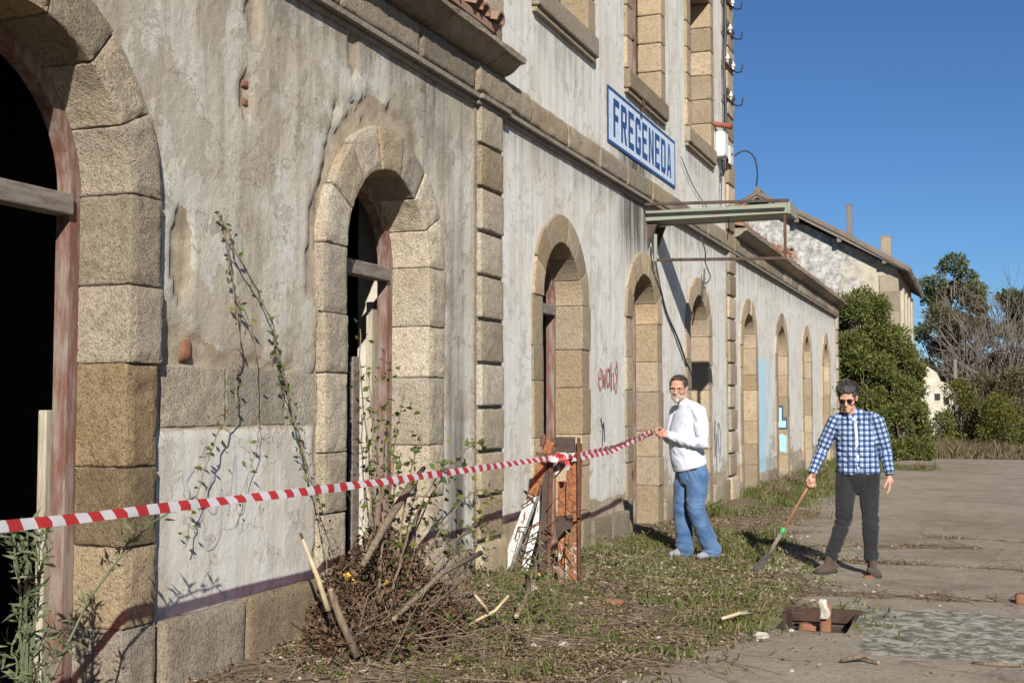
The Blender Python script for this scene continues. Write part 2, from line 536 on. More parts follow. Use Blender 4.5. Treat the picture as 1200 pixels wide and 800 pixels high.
MT['wood_frame'] = m_simple('peeling_brown_paint', (.145, .070, .052), (.22, .175, .15), 7, .75, 0, .4, .004, 6, .42, .6, (3, 3, .5))
MT['wood_grey'] = m_simple('weathered_wood', (.21, .18, .155), (.10, .075, .06), 9, .85, 0, .5, .004, 6, .4, .7, (4, .6, 4))
MT['plank_white'] = m_simple('flaking_white_wood', (.40, .355, .28), (.25, .21, .16), 6, .8, 0, .4, .003, 6, .45, .62, (4, 4, .4))
MT['inside'] = m_simple('shade_dark_interior', (.045, .04, .035), (.03, .027, .024), 3, .95)  # shade of rooms and window openings put into the colour
MT['limewash'] = m_simple('old_limewash', (.50, .47, .41), (.36, .32, .26), 3, .95)
MT['rust'] = m_simple('rusted_steel', (.135, .058, .034), (.065, .036, .026), 14, .85, .0, .6, .003, 6)
def m_post(name, thr):
    M = Mat(name); p = M.obj()
    sx = M.n('ShaderNodeSeparateXYZ'); M.t.links.new(p, sx.inputs[0])
    n1 = M.noise(M.vm('MULTIPLY', p, (3, 3, 1)), 11, 7, .75)
    k = M.ma('ADD', M.ma('MULTIPLY', sx.outputs[2], .20), n1)           # rust has eaten the paint from the top down
    rustc = M.mix(M.ramp(M.noise(p, 30, 5, .7), [(.4, 0), (.6, 1)]), (.33, .125, .05), (.13, .055, .03))
    pt = M.mix(M.ramp(M.noise(p, 5, 5, .7), [(.4, 0), (.7, 1)]), (.56, .58, .56), (.43, .43, .40))
    f = M.ramp(k, [(thr, 0), (thr+.05, 1)])
    c = M.mix(f, pt, rustc)
    return M.fin(c, .75, M.bump(M.ma('ADD', f, M.noise(p, 60, 4, .7)), .5, .003))
MT['rust_white'] = m_post('white_paint_over_rust', .66)
MT['rust_worn'] = m_post('last_flakes_of_paint_on_rust', .47)
MT['rust_orange'] = m_simple('orange_rust_paint', (.33, .13, .06), (.50, .42, .35), 6, .8, 0, .4, .003, 7, .5, .62, (4, 4, 1.2))
MT['steel_brown'] = m_simple('brown_painted_steel', (.050, .036, .030), (.085, .055, .043), 9, .7, 0, .4, .002)
MT['green_steel'] = m_simple('old_green_steel', (.225, .25, .195), (.30, .16, .105), 5, .7, 0, .4, .002, 7, .52, .66, (1.4, 4, 4))
MT['tile'] = m_simple('terracotta_tile', (.27, .135, .09), (.20, .16, .125), 7, .9, 0, .5, .004)
MT['pit'] = m_simple('dark_pit_wall', (.075, .06, .045), (.04, .033, .026), 9, .95)  # dark brown tone for the pit sides and floor
MT['far_tile'] = m_simple('lichened_tile', (.17, .125, .095), (.12, .105, .09), 3, .9, 0, .4, .01)
MT['brick'] = m_simple('red_brick', (.24, .105, .06), (.16, .085, .058), 16, .9, 0, .5, .003)
MT['white_lump'] = m_simple('pale_mortar_lump', (.50, .465, .40), (.33, .29, .235), 22, .95, 0, .8, .008)
MT['pale_wood'] = m_simple('fresh_cut_wood', (.46, .37, .235), (.34, .26, .16), 18, .8)
MT['bark'] = m_simple('grey_brown_bark', (.20, .15, .105), (.10, .075, .052), 16, .95, 0, .7, .004, 6, .4, .65, (3, 3, .7))
MT['twig'] = m_simple('dry_twig', (.20, .145, .10), (.105, .072, .05), 10, .95)
MT['black'] = m_simple('black_rubber', (.02, .02, .022), (.035, .035, .035), 20, .6)
MT['cable'] = m_simple('grey_cable', (.06, .055, .055), (.1, .09, .085), 20, .6)
MT['white_plastic'] = m_simple('weathered_white_box', (.62, .62, .60), (.45, .43, .40), 9, .5)
MT['porcelain'] = m_simple('porcelain', (.58, .57, .53), (.35, .33, .3), 12, .3)
MT['red_pipe'] = m_simple('red_brown_pipe', (.27, .085, .06), (.18, .07, .05), 12, .6)
def m_glaze(name, col):
    M = Mat(name); p = M.pos()
    g = M.noise(M.vm('MULTIPLY', p, (4, 4, .7)), 3, 6, .7)
    c = M.mix(M.ma('MULTIPLY', M.ramp(g, [(.48, 0), (.68, 1)]), .45), col, (.36, .34, .29))
    c = M.mix(M.ma('MULTIPLY', M.ramp(M.noise(p, 26, 5, .75), [(.62, 0), (.7, 1)]), .6), c, (.28, .24, .19))
    return M.fin(c, .35)
MT['sign_white'] = m_glaze('white_glazed_tile', (.55, .61, .69))
MT['sign_blue'] = m_simple('blue_glazed_tile', (.018, .052, .17), (.03, .075, .21), 9, .35, 0, .1, .001)
MT['graf_red'] = m_simple('red_spray_paint', (.42, .10, .09), (.5, .22, .19), 20, .8)
MT['graf_grey'] = m_simple('faded_lilac_spray_paint', (.40, .385, .42), (.46, .445, .45), 20, .9)
MT['graf_dark'] = m_simple('dark_spray_paint', (.05, .07, .10), (.08, .1, .13), 20, .8)
MT['graf_blue'] = m_simple('light_blue_paint', (.26, .52, .66), (.36, .56, .64), 12, .8)

# ================================================================== THE STATION BUILDING
Y0, YP0, YP1, YQ0, YQ1, Y1 = -7.5, 8.73, 9.30, 18.97, 19.60, 35.0
DEP = .27                                        # depth of the stone reveals
SPR = 2.54                                       # arches spring here
ARCH = [(3.84, .71, .235), (7.235, .595, .28), (10.90, .565, .265), (13.95, .565, .265), (16.95, .57, .265),
        (20.95, .58, .27), (24.7, .58, .27), (28.5, .58, .27), (32.2, .58, .27)]
UPW = [(11.0, .66), (14.05, .66), (17.1, .66)]   # upper windows: centre, half width
SIGN_Y, SIGN_Z = (12.45, 15.56), (4.42, 5.05)

station = empty('station_building', (0, 0, 0), label='abandoned two storey station building of pale plaster with stone arches and quoins', cat='building')

# ---------------------------------------------------------------- plaster front
def wall_front():
    ys = np.concatenate([np.arange(Y0, 3.0, .3), np.arange(3.0, 8.73, .035), np.arange(8.73, 19.6, .06), np.arange(19.6, 35.001, .14)])
    zs = np.concatenate([np.arange(-.5, 0, .25), np.arange(0, 4.3, .045), np.arange(4.3, 9.25, .12)])
    ny, nz = len(ys), len(zs)
    Yg, Zg = np.meshgrid(ys, zs, indexing='ij')
    y = Yg.ravel(); z = Zg.ravel()
    P = np.stack([np.zeros_like(y), y, z], 1)
    left = sstep(8.9, 8.6, y)
    n1 = fbm(P, 1.3, 3, 1); n2 = fbm(P, 6, 3, 2); n3 = fbm(P, 2.2, 4, 9); n4 = fbm(P, 14, 2, 4)
    x = n1*.008*(.4+.6*left)+n2*.004*(.3+.7*left)+n4*.0025*left
    lost = np.zeros_like(y); mould = np.zeros_like(y); blue = np.zeros_like(y)
    white = 1-left
    # left wing: smooth pale render between plinth and the bared course
    low = left*sstep(.46, .5, z)*sstep(1.455+.05*0, 1.40, z+n2*.03)*sstep(3, 4.9, y)
    white = np.maximum(white, low*.68)
    x = x*(1-.75*low)
    ragged = n3*.16+n2*.07
    # bared course of ashlar
    band = sstep(1.40, 1.43, z)*sstep(1.80, 1.75, z+ragged*.8+.08*np.sin(y*2.2))*sstep(6.9, 6.6, y)*left
    lost = np.maximum(lost, band)
    # render gone around the window arch
    d = np.hypot(y-7.31, np.maximum(z-SPR, 0))
    hz = sstep(1.14, 1.06, d+ragged*.6+(z-2.9)*.04)*sstep(1.95, 2.4, z)*sstep(8.0, 7.5, y)
    lost = np.maximum(lost, hz*left)
    strip = sstep(6.30, 6.36, y+ragged*.3)*sstep(7, 6.9, y)*sstep(2.2, 1.9, z)*sstep(.4, .5, z)
    lost = np.maximum(lost, strip*.9)
    for (cy, cz, ry, rz) in ((5.07, 1.82, .09, .10), (5.40, 1.49, .16, .09), (5.56, 3.27, .05, .13), (6.75, 3.83, .06, .16), (5.62, 3.75, .07, .16), (5.0, 2.35, .08, .25)):
        q = ((y-cy)/ry)**2+((z-cz)/rz)**2+ragged*3
        lost = np.maximum(lost, sstep(1.2, .8, q))
    foot = sstep(.62, .45, z+ragged*.7)*(1-left)*sstep(9.2, 9.4, y)
    lost = np.maximum(lost, foot)
    spots = sstep(.30, .36, n3+.35*n2)*(1-left)*.55*sstep(1.6, .8, z)
    lost = np.maximum(lost, spots)
    # mould where water runs
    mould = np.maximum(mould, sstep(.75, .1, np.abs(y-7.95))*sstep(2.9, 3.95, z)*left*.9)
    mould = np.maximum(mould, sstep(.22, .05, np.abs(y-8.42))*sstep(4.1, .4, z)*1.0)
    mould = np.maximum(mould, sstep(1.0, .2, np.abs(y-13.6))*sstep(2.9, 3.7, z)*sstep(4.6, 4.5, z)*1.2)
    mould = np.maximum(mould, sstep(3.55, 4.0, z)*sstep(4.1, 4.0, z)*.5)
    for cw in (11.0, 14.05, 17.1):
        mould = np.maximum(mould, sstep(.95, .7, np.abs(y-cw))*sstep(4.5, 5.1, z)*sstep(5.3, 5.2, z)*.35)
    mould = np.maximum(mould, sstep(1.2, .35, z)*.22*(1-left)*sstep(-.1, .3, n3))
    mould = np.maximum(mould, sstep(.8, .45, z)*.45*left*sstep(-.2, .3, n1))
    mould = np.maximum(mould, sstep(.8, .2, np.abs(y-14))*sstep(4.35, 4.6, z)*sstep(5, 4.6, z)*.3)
    # pale blue paint on the right wing
    blue = sstep(21.85, 21.95, y)*sstep(23.6, 23.5, y)*sstep(2.42, 2.36, z)*sstep(.1, .3, z)*np.where(y > 22.75, .35, .95)
    x = x-sstep(.40, .6, lost)*.022*(.35+.65*left)
    # a crack over the window
    wob = .03*np.sin(z*9)+n2*.04
    for (pts) in (((6.36, 2.5), (6.36, 2.75), (6.45, 3.16), (6.55, 3.42), (6.78, 3.52), (6.95, 3.4)), ((6.3, 1.72), (6.35, 1.80), (6.42, 2.05), (6.36, 2.2)), ((4.9, 1.78), (5.5, 1.72), (5.9, 1.78), (6.3, 1.72))):
        for (a, b) in zip(pts[:-1], pts[1:]):
            a = np.array(a); b = np.array(b); t = np.clip(((y-a[0])*(b-a)[0]+(z-a[1])*(b-a)[1])/((b-a)@(b-a)), 0, 1)
            dd = np.hypot(y-(a[0]+t*(b-a)[0])+n4*.02, z-(a[1]+t*(b-a)[1])+n4*.02)
            x = x-.022*sstep(.03, .006, dd)
    V = np.stack([x, y, z], 1)
    # cells
    i, j = np.meshgrid(np.arange(ny-1), np.arange(nz-1), indexing='ij')
    i = i.ravel(); j = j.ravel()
    yc = (ys[i]+ys[i+1])/2; zc = (zs[j]+zs[j+1])/2
    keep = np.ones(len(i), bool)
    for cy, R, rw in ARCH:
        dy = np.abs(yc-cy); r = np.hypot(yc-cy, zc-SPR)
        keep &= ~(((zc < SPR) & (dy < R+rw-.07)) | ((zc >= SPR) & (r < R+rw-.07)))
    for cy, hw in UPW:
        keep &= ~((np.abs(yc-cy) < hw+.16) & (zc > 5.26) & (zc < 7.8))
    keep &= ~((zc > 4.4) & ((yc < YP0) | (yc > YQ1)))
    F = np.stack([i*nz+j, (i+1)*nz+j, (i+1)*nz+j+1, i*nz+j+1], 1)[keep]
    return mesh('plaster_wall', V, F, MT['plaster'], station, True, {'wear': np.stack([lost, mould, white, blue], 1)})
wall_front()

# ---------------------------------------------------------------- inner leaf, other sides, ceilings
b = MB()
ed = [(cy-R-(.35 if q_ == 0 else 0), cy+R+(.35 if q_ == 0 else .20)) for q_, (cy, R, rw) in enumerate(ARCH)]
cur = Y0
for a, c in ed:
    b.box((-.65, cur, -.3), (-.335, a, SPR+.75)); cur = c
b.box((-.65, cur, -.3), (-.335, Y1, SPR+.75))
b.box((-.65, Y0, SPR+.75), (-.06, Y1, 4.28))
b.build('inner_wall', MT['limewash'], station)
b = MB()
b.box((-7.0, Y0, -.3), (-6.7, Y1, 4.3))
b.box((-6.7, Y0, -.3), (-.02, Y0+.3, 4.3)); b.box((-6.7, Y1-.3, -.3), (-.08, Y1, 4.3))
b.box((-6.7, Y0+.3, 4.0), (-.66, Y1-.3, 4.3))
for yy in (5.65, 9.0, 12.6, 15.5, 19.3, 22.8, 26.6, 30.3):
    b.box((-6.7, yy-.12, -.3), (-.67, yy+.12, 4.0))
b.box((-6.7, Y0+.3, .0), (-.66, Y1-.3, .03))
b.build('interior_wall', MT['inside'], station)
b = MB()                                         # flanks and back of the upper storey
b.box((-7.0, YP0+.04, 4.3), (-.04, YP0+.34, 9.2)); b.box((-7.0, YQ1-.34, 4.3), (-.04, YQ1-.04, 9.2))
b.box((-7.0, YP0+.34, 4.3), (-6.7, YQ1-.34, 9.2)); b.box((-6.7, YP0+.34, 8.9), (-.06, YQ1-.34, 9.2))
cur = YP0+.34
for cy, hw in UPW:
    b.box((-.6, cur, 4.3), (-.335, cy-hw, 9.2)); b.box((-.6, cy-hw, 4.3), (-.335, cy+hw, 5.42)); b.box((-.6, cy-hw, 7.45), (-.335, cy+hw, 9.2)); cur = cy+hw
b.box((-.6, cur, 4.3), (-.335, YQ1-.34, 9.2))
b.build('upper_wall', MT['limewash'], station)
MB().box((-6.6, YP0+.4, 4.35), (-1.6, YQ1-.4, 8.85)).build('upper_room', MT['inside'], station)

# ---------------------------------------------------------------- arches
JZ = [-.12, .50, .88, 1.25, 1.74, 2.11, SPR]
def arch(k, cy, R, rw):
    near = k < 2
    res = (.022, .022, .045, .055, .055, .09, .09, .12, .12)[k]
    rnd = random.Random(k*13+5)
    st = MT['stone_tan'] if k == 0 else MT['stone'] if k == 1 else MT['stone_brown']
    for sd in (-1, 1):
        jz = [JZ[0]]+[z+rnd.uniform(-.05, .05)*(0 if near else 1) for z in JZ[1:-1]]+[SPR]
        for za, zb in zip(jz[:-1], jz[1:]):
            w = rw+rnd.uniform(-.012, .02)
            pr = (.038 if near else .022)+rnd.uniform(-.006, .010)
            gp = .0025
            sx, sy, sz = DEP+pr, w, zb-za-2*gp
            lo = cy+R if sd > 0 else cy-R-w
            fmap = lambda V, lo=lo, za=za: V+np.array([-DEP, lo, za+.0025])
            stone('jamb_stone', (sx, sy, sz), fmap, res, MT['stone_ochre'] if k == 0 and (.8 < za < 1.4) else st, station, .007 if near else .006, .005 if near else .003, .010 if near else .005, ((0, 1), (1, -sd, .12)), .03)
    nv = 7
    for v in range(nv):
        t0 = math.pi*v/nv; t1 = math.pi*(v+1)/nv
        w = rw+rnd.uniform(-.01, .015); pr = (.040 if near else .024)+rnd.uniform(-.006, .012)
        A = (t1-t0)*(R+w/2)
        def fmap(V, t0=t0, t1=t1, A=A, R=R):
            g = .0025/R
            t = t0+g+(t1-t0-2*g)*V[:, 1]/A
            r = R+V[:, 2]
            return np.stack([V[:, 0]-DEP, cy-r*np.cos(t), SPR+r*np.sin(t)], 1)
        stone('voussoir', (DEP+pr, A, w), fmap, res, st, station, .007 if near else .006, .005 if near else .003, .010 if near else .005, ((0, 1), (2, -1, .12)), .03)
    # mortar bed behind the joints
    b = MB()
    for sd in (-1, 1):
        ys = sorted((cy+sd*(R+.012), cy+sd*(R+rw-.02)))
        b.box((-DEP+.012, ys[0], -.12), (.018, ys[1], SPR))
    n = 28
    for q in range(n):
        t0 = math.pi*q/n; t1 = math.pi*(q+1)/n
        V = [(x, cy-r*math.cos(t), SPR+r*math.sin(t)) for t in (t0, t1) for r in (R+.012, R+rw-.02) for x in (-DEP+.012, .018)]
        b.add(V, [(0, 1, 3, 2), (4, 6, 7, 5), (0, 4, 5, 1), (2, 3, 7, 6), (0, 2, 6, 4), (1, 5, 7, 3)])
    b.build('mortar_bed', MT['mortar'], station)
    # wooden frame at the back of the reveal
    b = MB(); fw = (.075, .09)[k] if near else .07
    xa, xb = -DEP-.065, -DEP+.018
    b.box((xa, cy-R, -.1), (xb, cy-R+fw, SPR), .006); b.box((xa, cy+R-fw, -.1), (xb, cy+R, SPR), .006)
    n = 20
    for q in range(n):
        t0 = math.pi*q/n; t1 = math.pi*(q+1)/n
        V = [(x, cy-r*math.cos(t), SPR+r*math.sin(t)) for t in (t0, t1) for r in (R-fw*.85, R) for x in (xa, xb)]
        b.add(V, [(0, 1, 3, 2), (4, 6, 7, 5), (0, 4, 5, 1), (2, 3, 7, 6), (0, 2, 6, 4), (1, 5, 7, 3)])
    fr = b.build('door_frame', MT['wood_frame'], station)
    if k < 3:
        zt = SPR-.05
        MB().box((xa+.01, cy-R+fw, zt-.05), (xb+.03, cy+R-fw, zt+.05), .008).build('transom', MT['wood_grey'], fr)
    return fr
frames = [arch(k, *a) for k, a in enumerate(ARCH)]
# odd boards left in the openings
MB().box((-.45, 7.79, .1), (-.40, 7.87, 2.30), .005).build('board', MT['plank_white'], frames[1])
MB().box((-.60, 7.80, .1), (-.56, 7.90, 1.9), .005).build('board', MT['wood_grey'], frames[1])
MB().box((-.44, 4.50, .1), (-.39, 4.56, 1.52), .006).build('board', MT['plank_white'], frames[0])
MB().box((-.45, 11.2, .05), (-.40, 11.5, 1.15), .006).build('door_panel', MT['wood_frame'], frames[2])
MB().box((-.45, 13.47, .05), (-.39, 13.62, 2.2), .006).build('board', MT['wood_frame'], frames[3])

# ---------------------------------------------------------------- plinth stones
rnd = random.Random(3)
def plinth(y0, y1, h, res, w=.62):
    n = max(1, int(round((y1-y0)/w))); cuts = [y0+(y1-y0)*(i+(rnd.uniform(-.12, .12) if 0 < i < n else 0))/n for i in range(n+1)]
    for a, c in zip(cuts[:-1], cuts[1:]):
        pr = .05+rnd.uniform(-.008, .01)
        stone('plinth_stone', (.25, c-a-.012, h+.2+rnd.uniform(-.02, .02)), lambda V, a=a, pr=pr: V+np.array([pr-.25, a+.006, -.2]), res, MT['stone_grey'], station, .012, .007, .012, ((0, 1),), .03)
plinth(ARCH[0][0]+ARCH[0][1]+.275, ARCH[1][0]-ARCH[1][1]-.30, .50, .045)
plinth(ARCH[1][0]+ARCH[1][1]+.30, YP0-.01, .44, .06, .5)
prev = YP1+.01
for k in range(2, 9):
    a = ARCH[k]
    hh = .36 if k < 5 else .28
    lo, hi = prev, a[0]-a[1]-a[2]-.02
    if k == 5:
        plinth(lo, YQ0-.01, .36, .1, .7); lo = YQ1+.01
    plinth(lo, hi, hh, .1, .7)
    prev = a[0]+a[1]+a[2]+.02
plinth(prev, Y1, .28, .15, .8)

# bared ashlar course on the left wing
for a, c, z0, z1 in ((4.865, 5.41, 1.43, 1.745), (5.416, 6.00, 1.425, 1.75), (6.006, 6.37, 1.42, 1.735)):
    stone('wall_stone', (.2, c-a, z1-z0), lambda V, a=a, z0=z0: V+np.array([-.2-.014, a, z0]), .028, MT['stone_rubble'], station, .006, .008, .002, ((0, 1),), .02)
stone('brick', (.12, .12, .13), lambda V: V+np.array([-.12-.012, 5.01, 1.76]), .03, MT['brick'], station, .03, .006)
stone('brick', (.12, .27, .10), lambda V: V+np.array([-.12-.012, 5.27, 1.44])-np.stack([.012*np.abs(np.sin(V[:, 1]*40)), 0*V[:, 0], .02*np.sin(V[:, 1]*25)], 1), .03, MT['brick'], station, .02, .006)
stone('brick', (.12, .07, .05), lambda V: V+np.array([-.12-.014, 5.53, 3.30]), .03, MT['brick'], station, .01, .004)
stone('brick', (.12, .06, .045), lambda V: V+np.array([-.12-.014, 5.54, 3.20]), .03, MT['brick'], station, .01, .004)

# ---------------------------------------------------------------- quoin pilasters
def pilaster(y0, y1, lo, hi, pitch, res):
    n = int(round((hi-lo)/pitch)); h = (hi-lo)/n
    for q in range(n):
        z0 = lo+q*h
        ins = .045
        pr = .055+rnd.uniform(-.008, .01)
        stone('quoin_stone', (.25+pr, y1-y0-2*ins, h-.028), lambda V, z0=z0: V+np.array([-.25, y0+ins, z0+.014]), res, MT['stone'] if q % 4 else MT['stone_grey'], station, .009, .006, .011, ((0, 1),), .03)
    MB().box((-.2, y0, lo), (.016, y1, hi)).build('quoin_bed', MT['mortar'], station)
pilaster(YP0, YP1, .46, 4.0, .364, .045)
pilaster(YQ0, YQ1, .40, 4.0, .364, .08)
stone('plinth_stone', (.33, YP1-YP0, .60), lambda V: V+np.array([-.25, YP0, -.16]), .06, MT['stone'], station, .02, .006, .008)
stone('plinth_stone', (.33, YQ1-YQ0, .55), lambda V: V+np.array([-.25, YQ0, -.17]), .1, MT['stone'], station, .02, .006, .008)
pilaster(YP0, YP1, 4.34, 9.2, .37, .09)
pilaster(YQ0, YQ1, 4.34, 9.2, .37, .09)
pilaster(34.55, Y1+.02, .30, 4.0, .364, .15)

# ---------------------------------------------------------------- string course, cornices
y = -1.0
while y < Y1:
    L = min(1.1+rnd.uniform(-.12, .12), Y1+.03-y)
    if L < .3: break
    pr = .060+rnd.uniform(-.006, .006)
    extra = .03 if (YP0-.3 < y+L/2 < YP1+.3) else 0
    stone('string_stone', (.2+pr+extra, L-.008, .262), lambda V, y=y: (V*np.array([1, 1, 1])+np.array([-.2, y, 4.035]))-np.stack([np.clip((V[:, 2]-.2)/.062, 0, 1)*.02*(V[:, 0] > .2), 0*V[:, 0], 0*V[:, 0]], 1), .06 if y < 12 else .13, MT['stone_grey'], station, .022, .012, .008, ((0, 1),), .02)
    y += L
b = MB()
for z0, z1, pr in ((3.95, 3.985, .032), (3.99, 4.03, .075)):
    b.box((-.1, -7.4, z0), (pr, YP0-.03, z1), .006); b.box((-.1, YP0-.025, z0), (pr+.03, YP1+.025, z1), .006); b.box((-.1, YP1+.03, z0), (pr, Y1+.03, z1), .006)
b.build('string_moulding', MT['mortar'], station)

COVE = [(-.1, 4.302), (.05, 4.302), (.075, 4.306), (.105, 4.316), (.14, 4.336), (.175, 4.366), (.20, 4.392), (.25, 4.396), (.255, 4.437), (-.1, 4.450)]
def cornice(y0, y1, step):
    y = y0
    while y < y1-.05:
        L = min(step+rnd.uniform(-.1, .1), y1-y)
        if y1-y-L < .3: L = y1-y
        dz = rnd.uniform(-.006, .006); dx = rnd.uniform(-.008, .008)
        nn = max(2, int(L/.15))
        V = []; F = []
        m = len(COVE)
        for q in range(nn+1):
            yy = y+.004+(L-.008)*q/nn
            for (px, pz) in COVE:
                j = .004*math.sin(yy*31+pz*90+px*50)+rnd.uniform(-.003, .003)
                V.append((px+dx+(j if px > .05 else 0), yy, pz+dz+j*.6))
        for q in range(nn):
            for c in range(m):
                F.append((q*m+c, q*m+(c+1) % m, (q+1)*m+(c+1) % m, (q+1)*m+c))
        F.append(tuple(range(m))); F.append(tuple(range(nn*m, nn*m+m))[::-1])
        mesh('cornice_stone', V, F, MT['stone_grey'], station, False)
        y += L
cornice(1.5, 9.28, 1.05)
cornice(19.56, 35.55, 1.25)

# ---------------------------------------------------------------- upper windows
for cy, hw in UPW:
    sw = .25
    stone('window_sill', (.40, 2*(hw+sw)+.03, .235), lambda V, cy=cy, hw=hw: V*np.array([1, 1, 1])+np.array([-.32, cy-hw-sw-.015, 5.185])-np.stack([0*V[:, 0], 0*V[:, 0], np.clip((V[:, 0]-.28)/.12, 0, 1)*(V[:, 2] > .15)*.02], 1), .09, MT['stone_grey'], station, .012, .005)
    MB().box((-.2, cy-hw-sw+.0, 5.135), (.05, cy+hw+sw, 5.18), .008).build('sill_moulding', MT['stone_grey'], station)
    for sd in (-1, 1):
        z = 5.425
        while z < 7.4:
            lo = cy+hw if sd > 0 else cy-hw-sw
            stone('window_stone', (DEP+.04, sw, .362), lambda V, lo=lo, z=z: V+np.array([-DEP, lo, z]), .1, MT['stone_brown'], station, .012, .004, .006)
            z += .369
    stone('window_lintel', (DEP+.04, 2*(hw+sw), .34), lambda V, cy=cy, hw=hw, z=z: V+np.array([-DEP, cy-hw-sw, z]), .12, MT['stone_brown'], station, .012, .004)
    b = MB(); xa, xb = -DEP-.07, -DEP-.006
    b.box((xa, cy-hw, 5.42), (xb, cy-hw+.08, 7.6)); b.box((xa, cy+hw-.08, 5.42), (xb, cy+hw, 7.6)); b.box((xa, cy-.045, 5.42), (xb, cy+.045, 7.6))
    wf = b.build('window_frame', MT['wood_frame'], station)
    for z0 in (5.42, 6.2, 6.95):
        MB().box((xa+.008, cy-hw+.082, z0), (xb-.004, cy-.047, z0+.06)).build('glazing_bar', MT['wood_frame'], wf)
        MB().box((xa+.008, cy+.047, z0), (xb-.004, cy+hw-.082, z0+.06)).build('glazing_bar', MT['wood_frame'], wf)

# ---------------------------------------------------------------- roofs and eaves tiles
def tile_geo():
    n = 8; V = []; F = []
    for q, (t, r, dz) in enumerate(((0, .085, 0), (.46, .070, .02))):
        for ro in (r, r-.016):
            for k in range(n+1):
                a = math.pi*k/n
                V.append((-t, -ro*math.cos(a), ro*math.sin(a)+dz))
    m = n+1
    for k in range(n):
        F += [(k, k+1, 2*m+k+1, 2*m+k), (m+k+1, m+k, 3*m+k, 3*m+k+1), (k+1, k, m+k, m+k+1), (2*m+k, 2*m+k+1, 3*m+k+1, 3*m+k)]
    F += [(0, 2*m, 3*m, m), (n, m+n, 3*m+n, 2*m+n)]
    return V, F
TV, TF = tile_geo()
tile_me = bpy.data.meshes.new('roof_tile'); tile_me.from_pydata(TV, [], TF); tile_me.update(); tile_me.materials.append(MT['tile'])
SL = math.atan(.36)
def roof_wing(y0, y1, holes, parent=station, tx=.285, tz=4.545):
    b = MB()
    V = [(.235, y0, 4.478), (.235, y1, 4.478), (-7.1, y1, 6.0), (-7.1, y0, 6.0)]
    V = [(.18 if tx < .2 and q_ < 2 else v_[0], v_[1], v_[2]) for q_, v_ in enumerate(V)]
    b.add([v for v in V]+[(x, y_, z_+.06) for x, y_, z_ in V], [(0, 1, 2, 3), (7, 6, 5, 4), (0, 4, 5, 1), (1, 5, 6, 2), (2, 6, 7, 3), (3, 7, 4, 0)])
    rf = b.build('roof', MT['tile'], parent)
    y = y0+.1
    while y < y1-.05:
        if not any(a < y < c for a, c in holes):
            o = bpy.data.objects.new('roof_tile', tile_me); COL.objects.link(o); o.parent = rf
            o.location = (tx+rnd.uniform(-.04, .035), y+rnd.uniform(-.015, .015), tz+rnd.uniform(-.008, .012))
            o.rotation_euler = (rnd.uniform(-.06, .06), SL*.6+rnd.uniform(-.04, .05), rnd.uniform(-.09, .09))
        y += .20
    return rf
roof_wing(2.5, 8.70, ((7.9, 8.1),))
roof_wing(19.62, 35.6, ((24.2, 25.0), (30, 30.6)), station, .12, 4.50)
MB().add([(.5, YP0-.4, 9.2), (.5, YQ1+.4, 9.2), (-3.5, YQ1+.4, 10.6), (-3.5, YP0-.4, 10.6), (-7.5, YP0-.4, 9.2), (-7.5, YQ1+.4, 9.2), (-3.5, YQ1+.4, 9.18), (-3.5, YP0-.4, 9.18)],
         [(0, 1, 2, 3), (3, 2, 5, 4), (0, 7, 6, 1), (7, 4, 5, 6), (0, 3, 4, 7), (1, 6, 5, 2)]).build('roof', MT['tile'], station)
# loose, broken tiles lifting on the right eaves
for k in range(7):
    o = bpy.data.objects.new('roof_tile', tile_me); COL.objects.link(o); o.parent = station
    o.location = (.10+rnd.uniform(-.2, .14), 24.2+k*.28+rnd.uniform(-.1, .1), 4.58+rnd.uniform(0, .08)); o.rotation_euler = (rnd.uniform(-.5, .5), rnd.uniform(-.2, .5), rnd.uniform(-1, 1))

# ---------------------------------------------------------------- paint and graffiti on the walls (flat print, a few mm proud)
def ribbon(pts, w, x=.016):
    pts = np.array(pts, float); m = len(pts)
    T = np.zeros_like(pts); T[1:-1] = pts[2:]-pts[:-2]; T[0] = pts[1]-pts[0]; T[-1] = pts[-1]-pts[-2]; T = unit(T)
    Nn = np.stack([-T[:, 1], T[:, 0]], 1)*w/2
    V = [(x, *(p+n_)) for p, n_ in zip(pts, Nn)]+[(x, *(p-n_)) for p, n_ in zip(pts, Nn)]
    return V, [(i, i+1, m+i+1, m+i) for i in range(m-1)]
def scrawl(pts, w, x, n=10):
    pts = np.array(pts, float); out = []
    for i in range(len(pts)-1):
        p0 = pts[max(i-1, 0)]; p1 = pts[i]; p2 = pts[i+1]; p3 = pts[min(i+2, len(pts)-1)]
        for k in range(n):
            t = k/n
            out.append(.5*((2*p1)+(-p0+p2)*t+(2*p0-5*p1+4*p2-p3)*t*t+(-p0+3*p1-3*p2+p3)*t**3))
    out.append(pts[-1])
    return ribbon(out, w, x)
b = MB()
U = .155
def glyph(y, z, strokes, k=1.0):
    for s in strokes:
        b.add(*scrawl([(y+u*U*k, z+v*U*1.5*k) for u, v in s], .020, .012))
glyph(12.08, 1.70, [[(.1, .5), (.6, .6), (.5, .95), (.1, .8), (.05, .3), (.4, 0), (.75, .2)]])
glyph(12.22, 1.70, [[(0, .95), (.15, .1), (.4, .7), (.6, .1), (.85, 1.0)]])
glyph(12.38, 1.72, [[(.6, .8), (.2, .9), (.05, .4), (.3, .05), (.65, .5), (.65, .9), (.7, .05)]])
glyph(12.52, 1.70, [[(.1, 1.3), (.2, 0), (.3, .6), (.7, .8), (.8, .05)]])
glyph(12.67, 1.75, [[(.7, .95), (.2, .8), (.6, .3), (.1, 0), (.5, -.3), (.75, .6), (.5, 1.2)]])
b.build('graffiti', MT['graf_red'], station, kind=None)
b = MB()
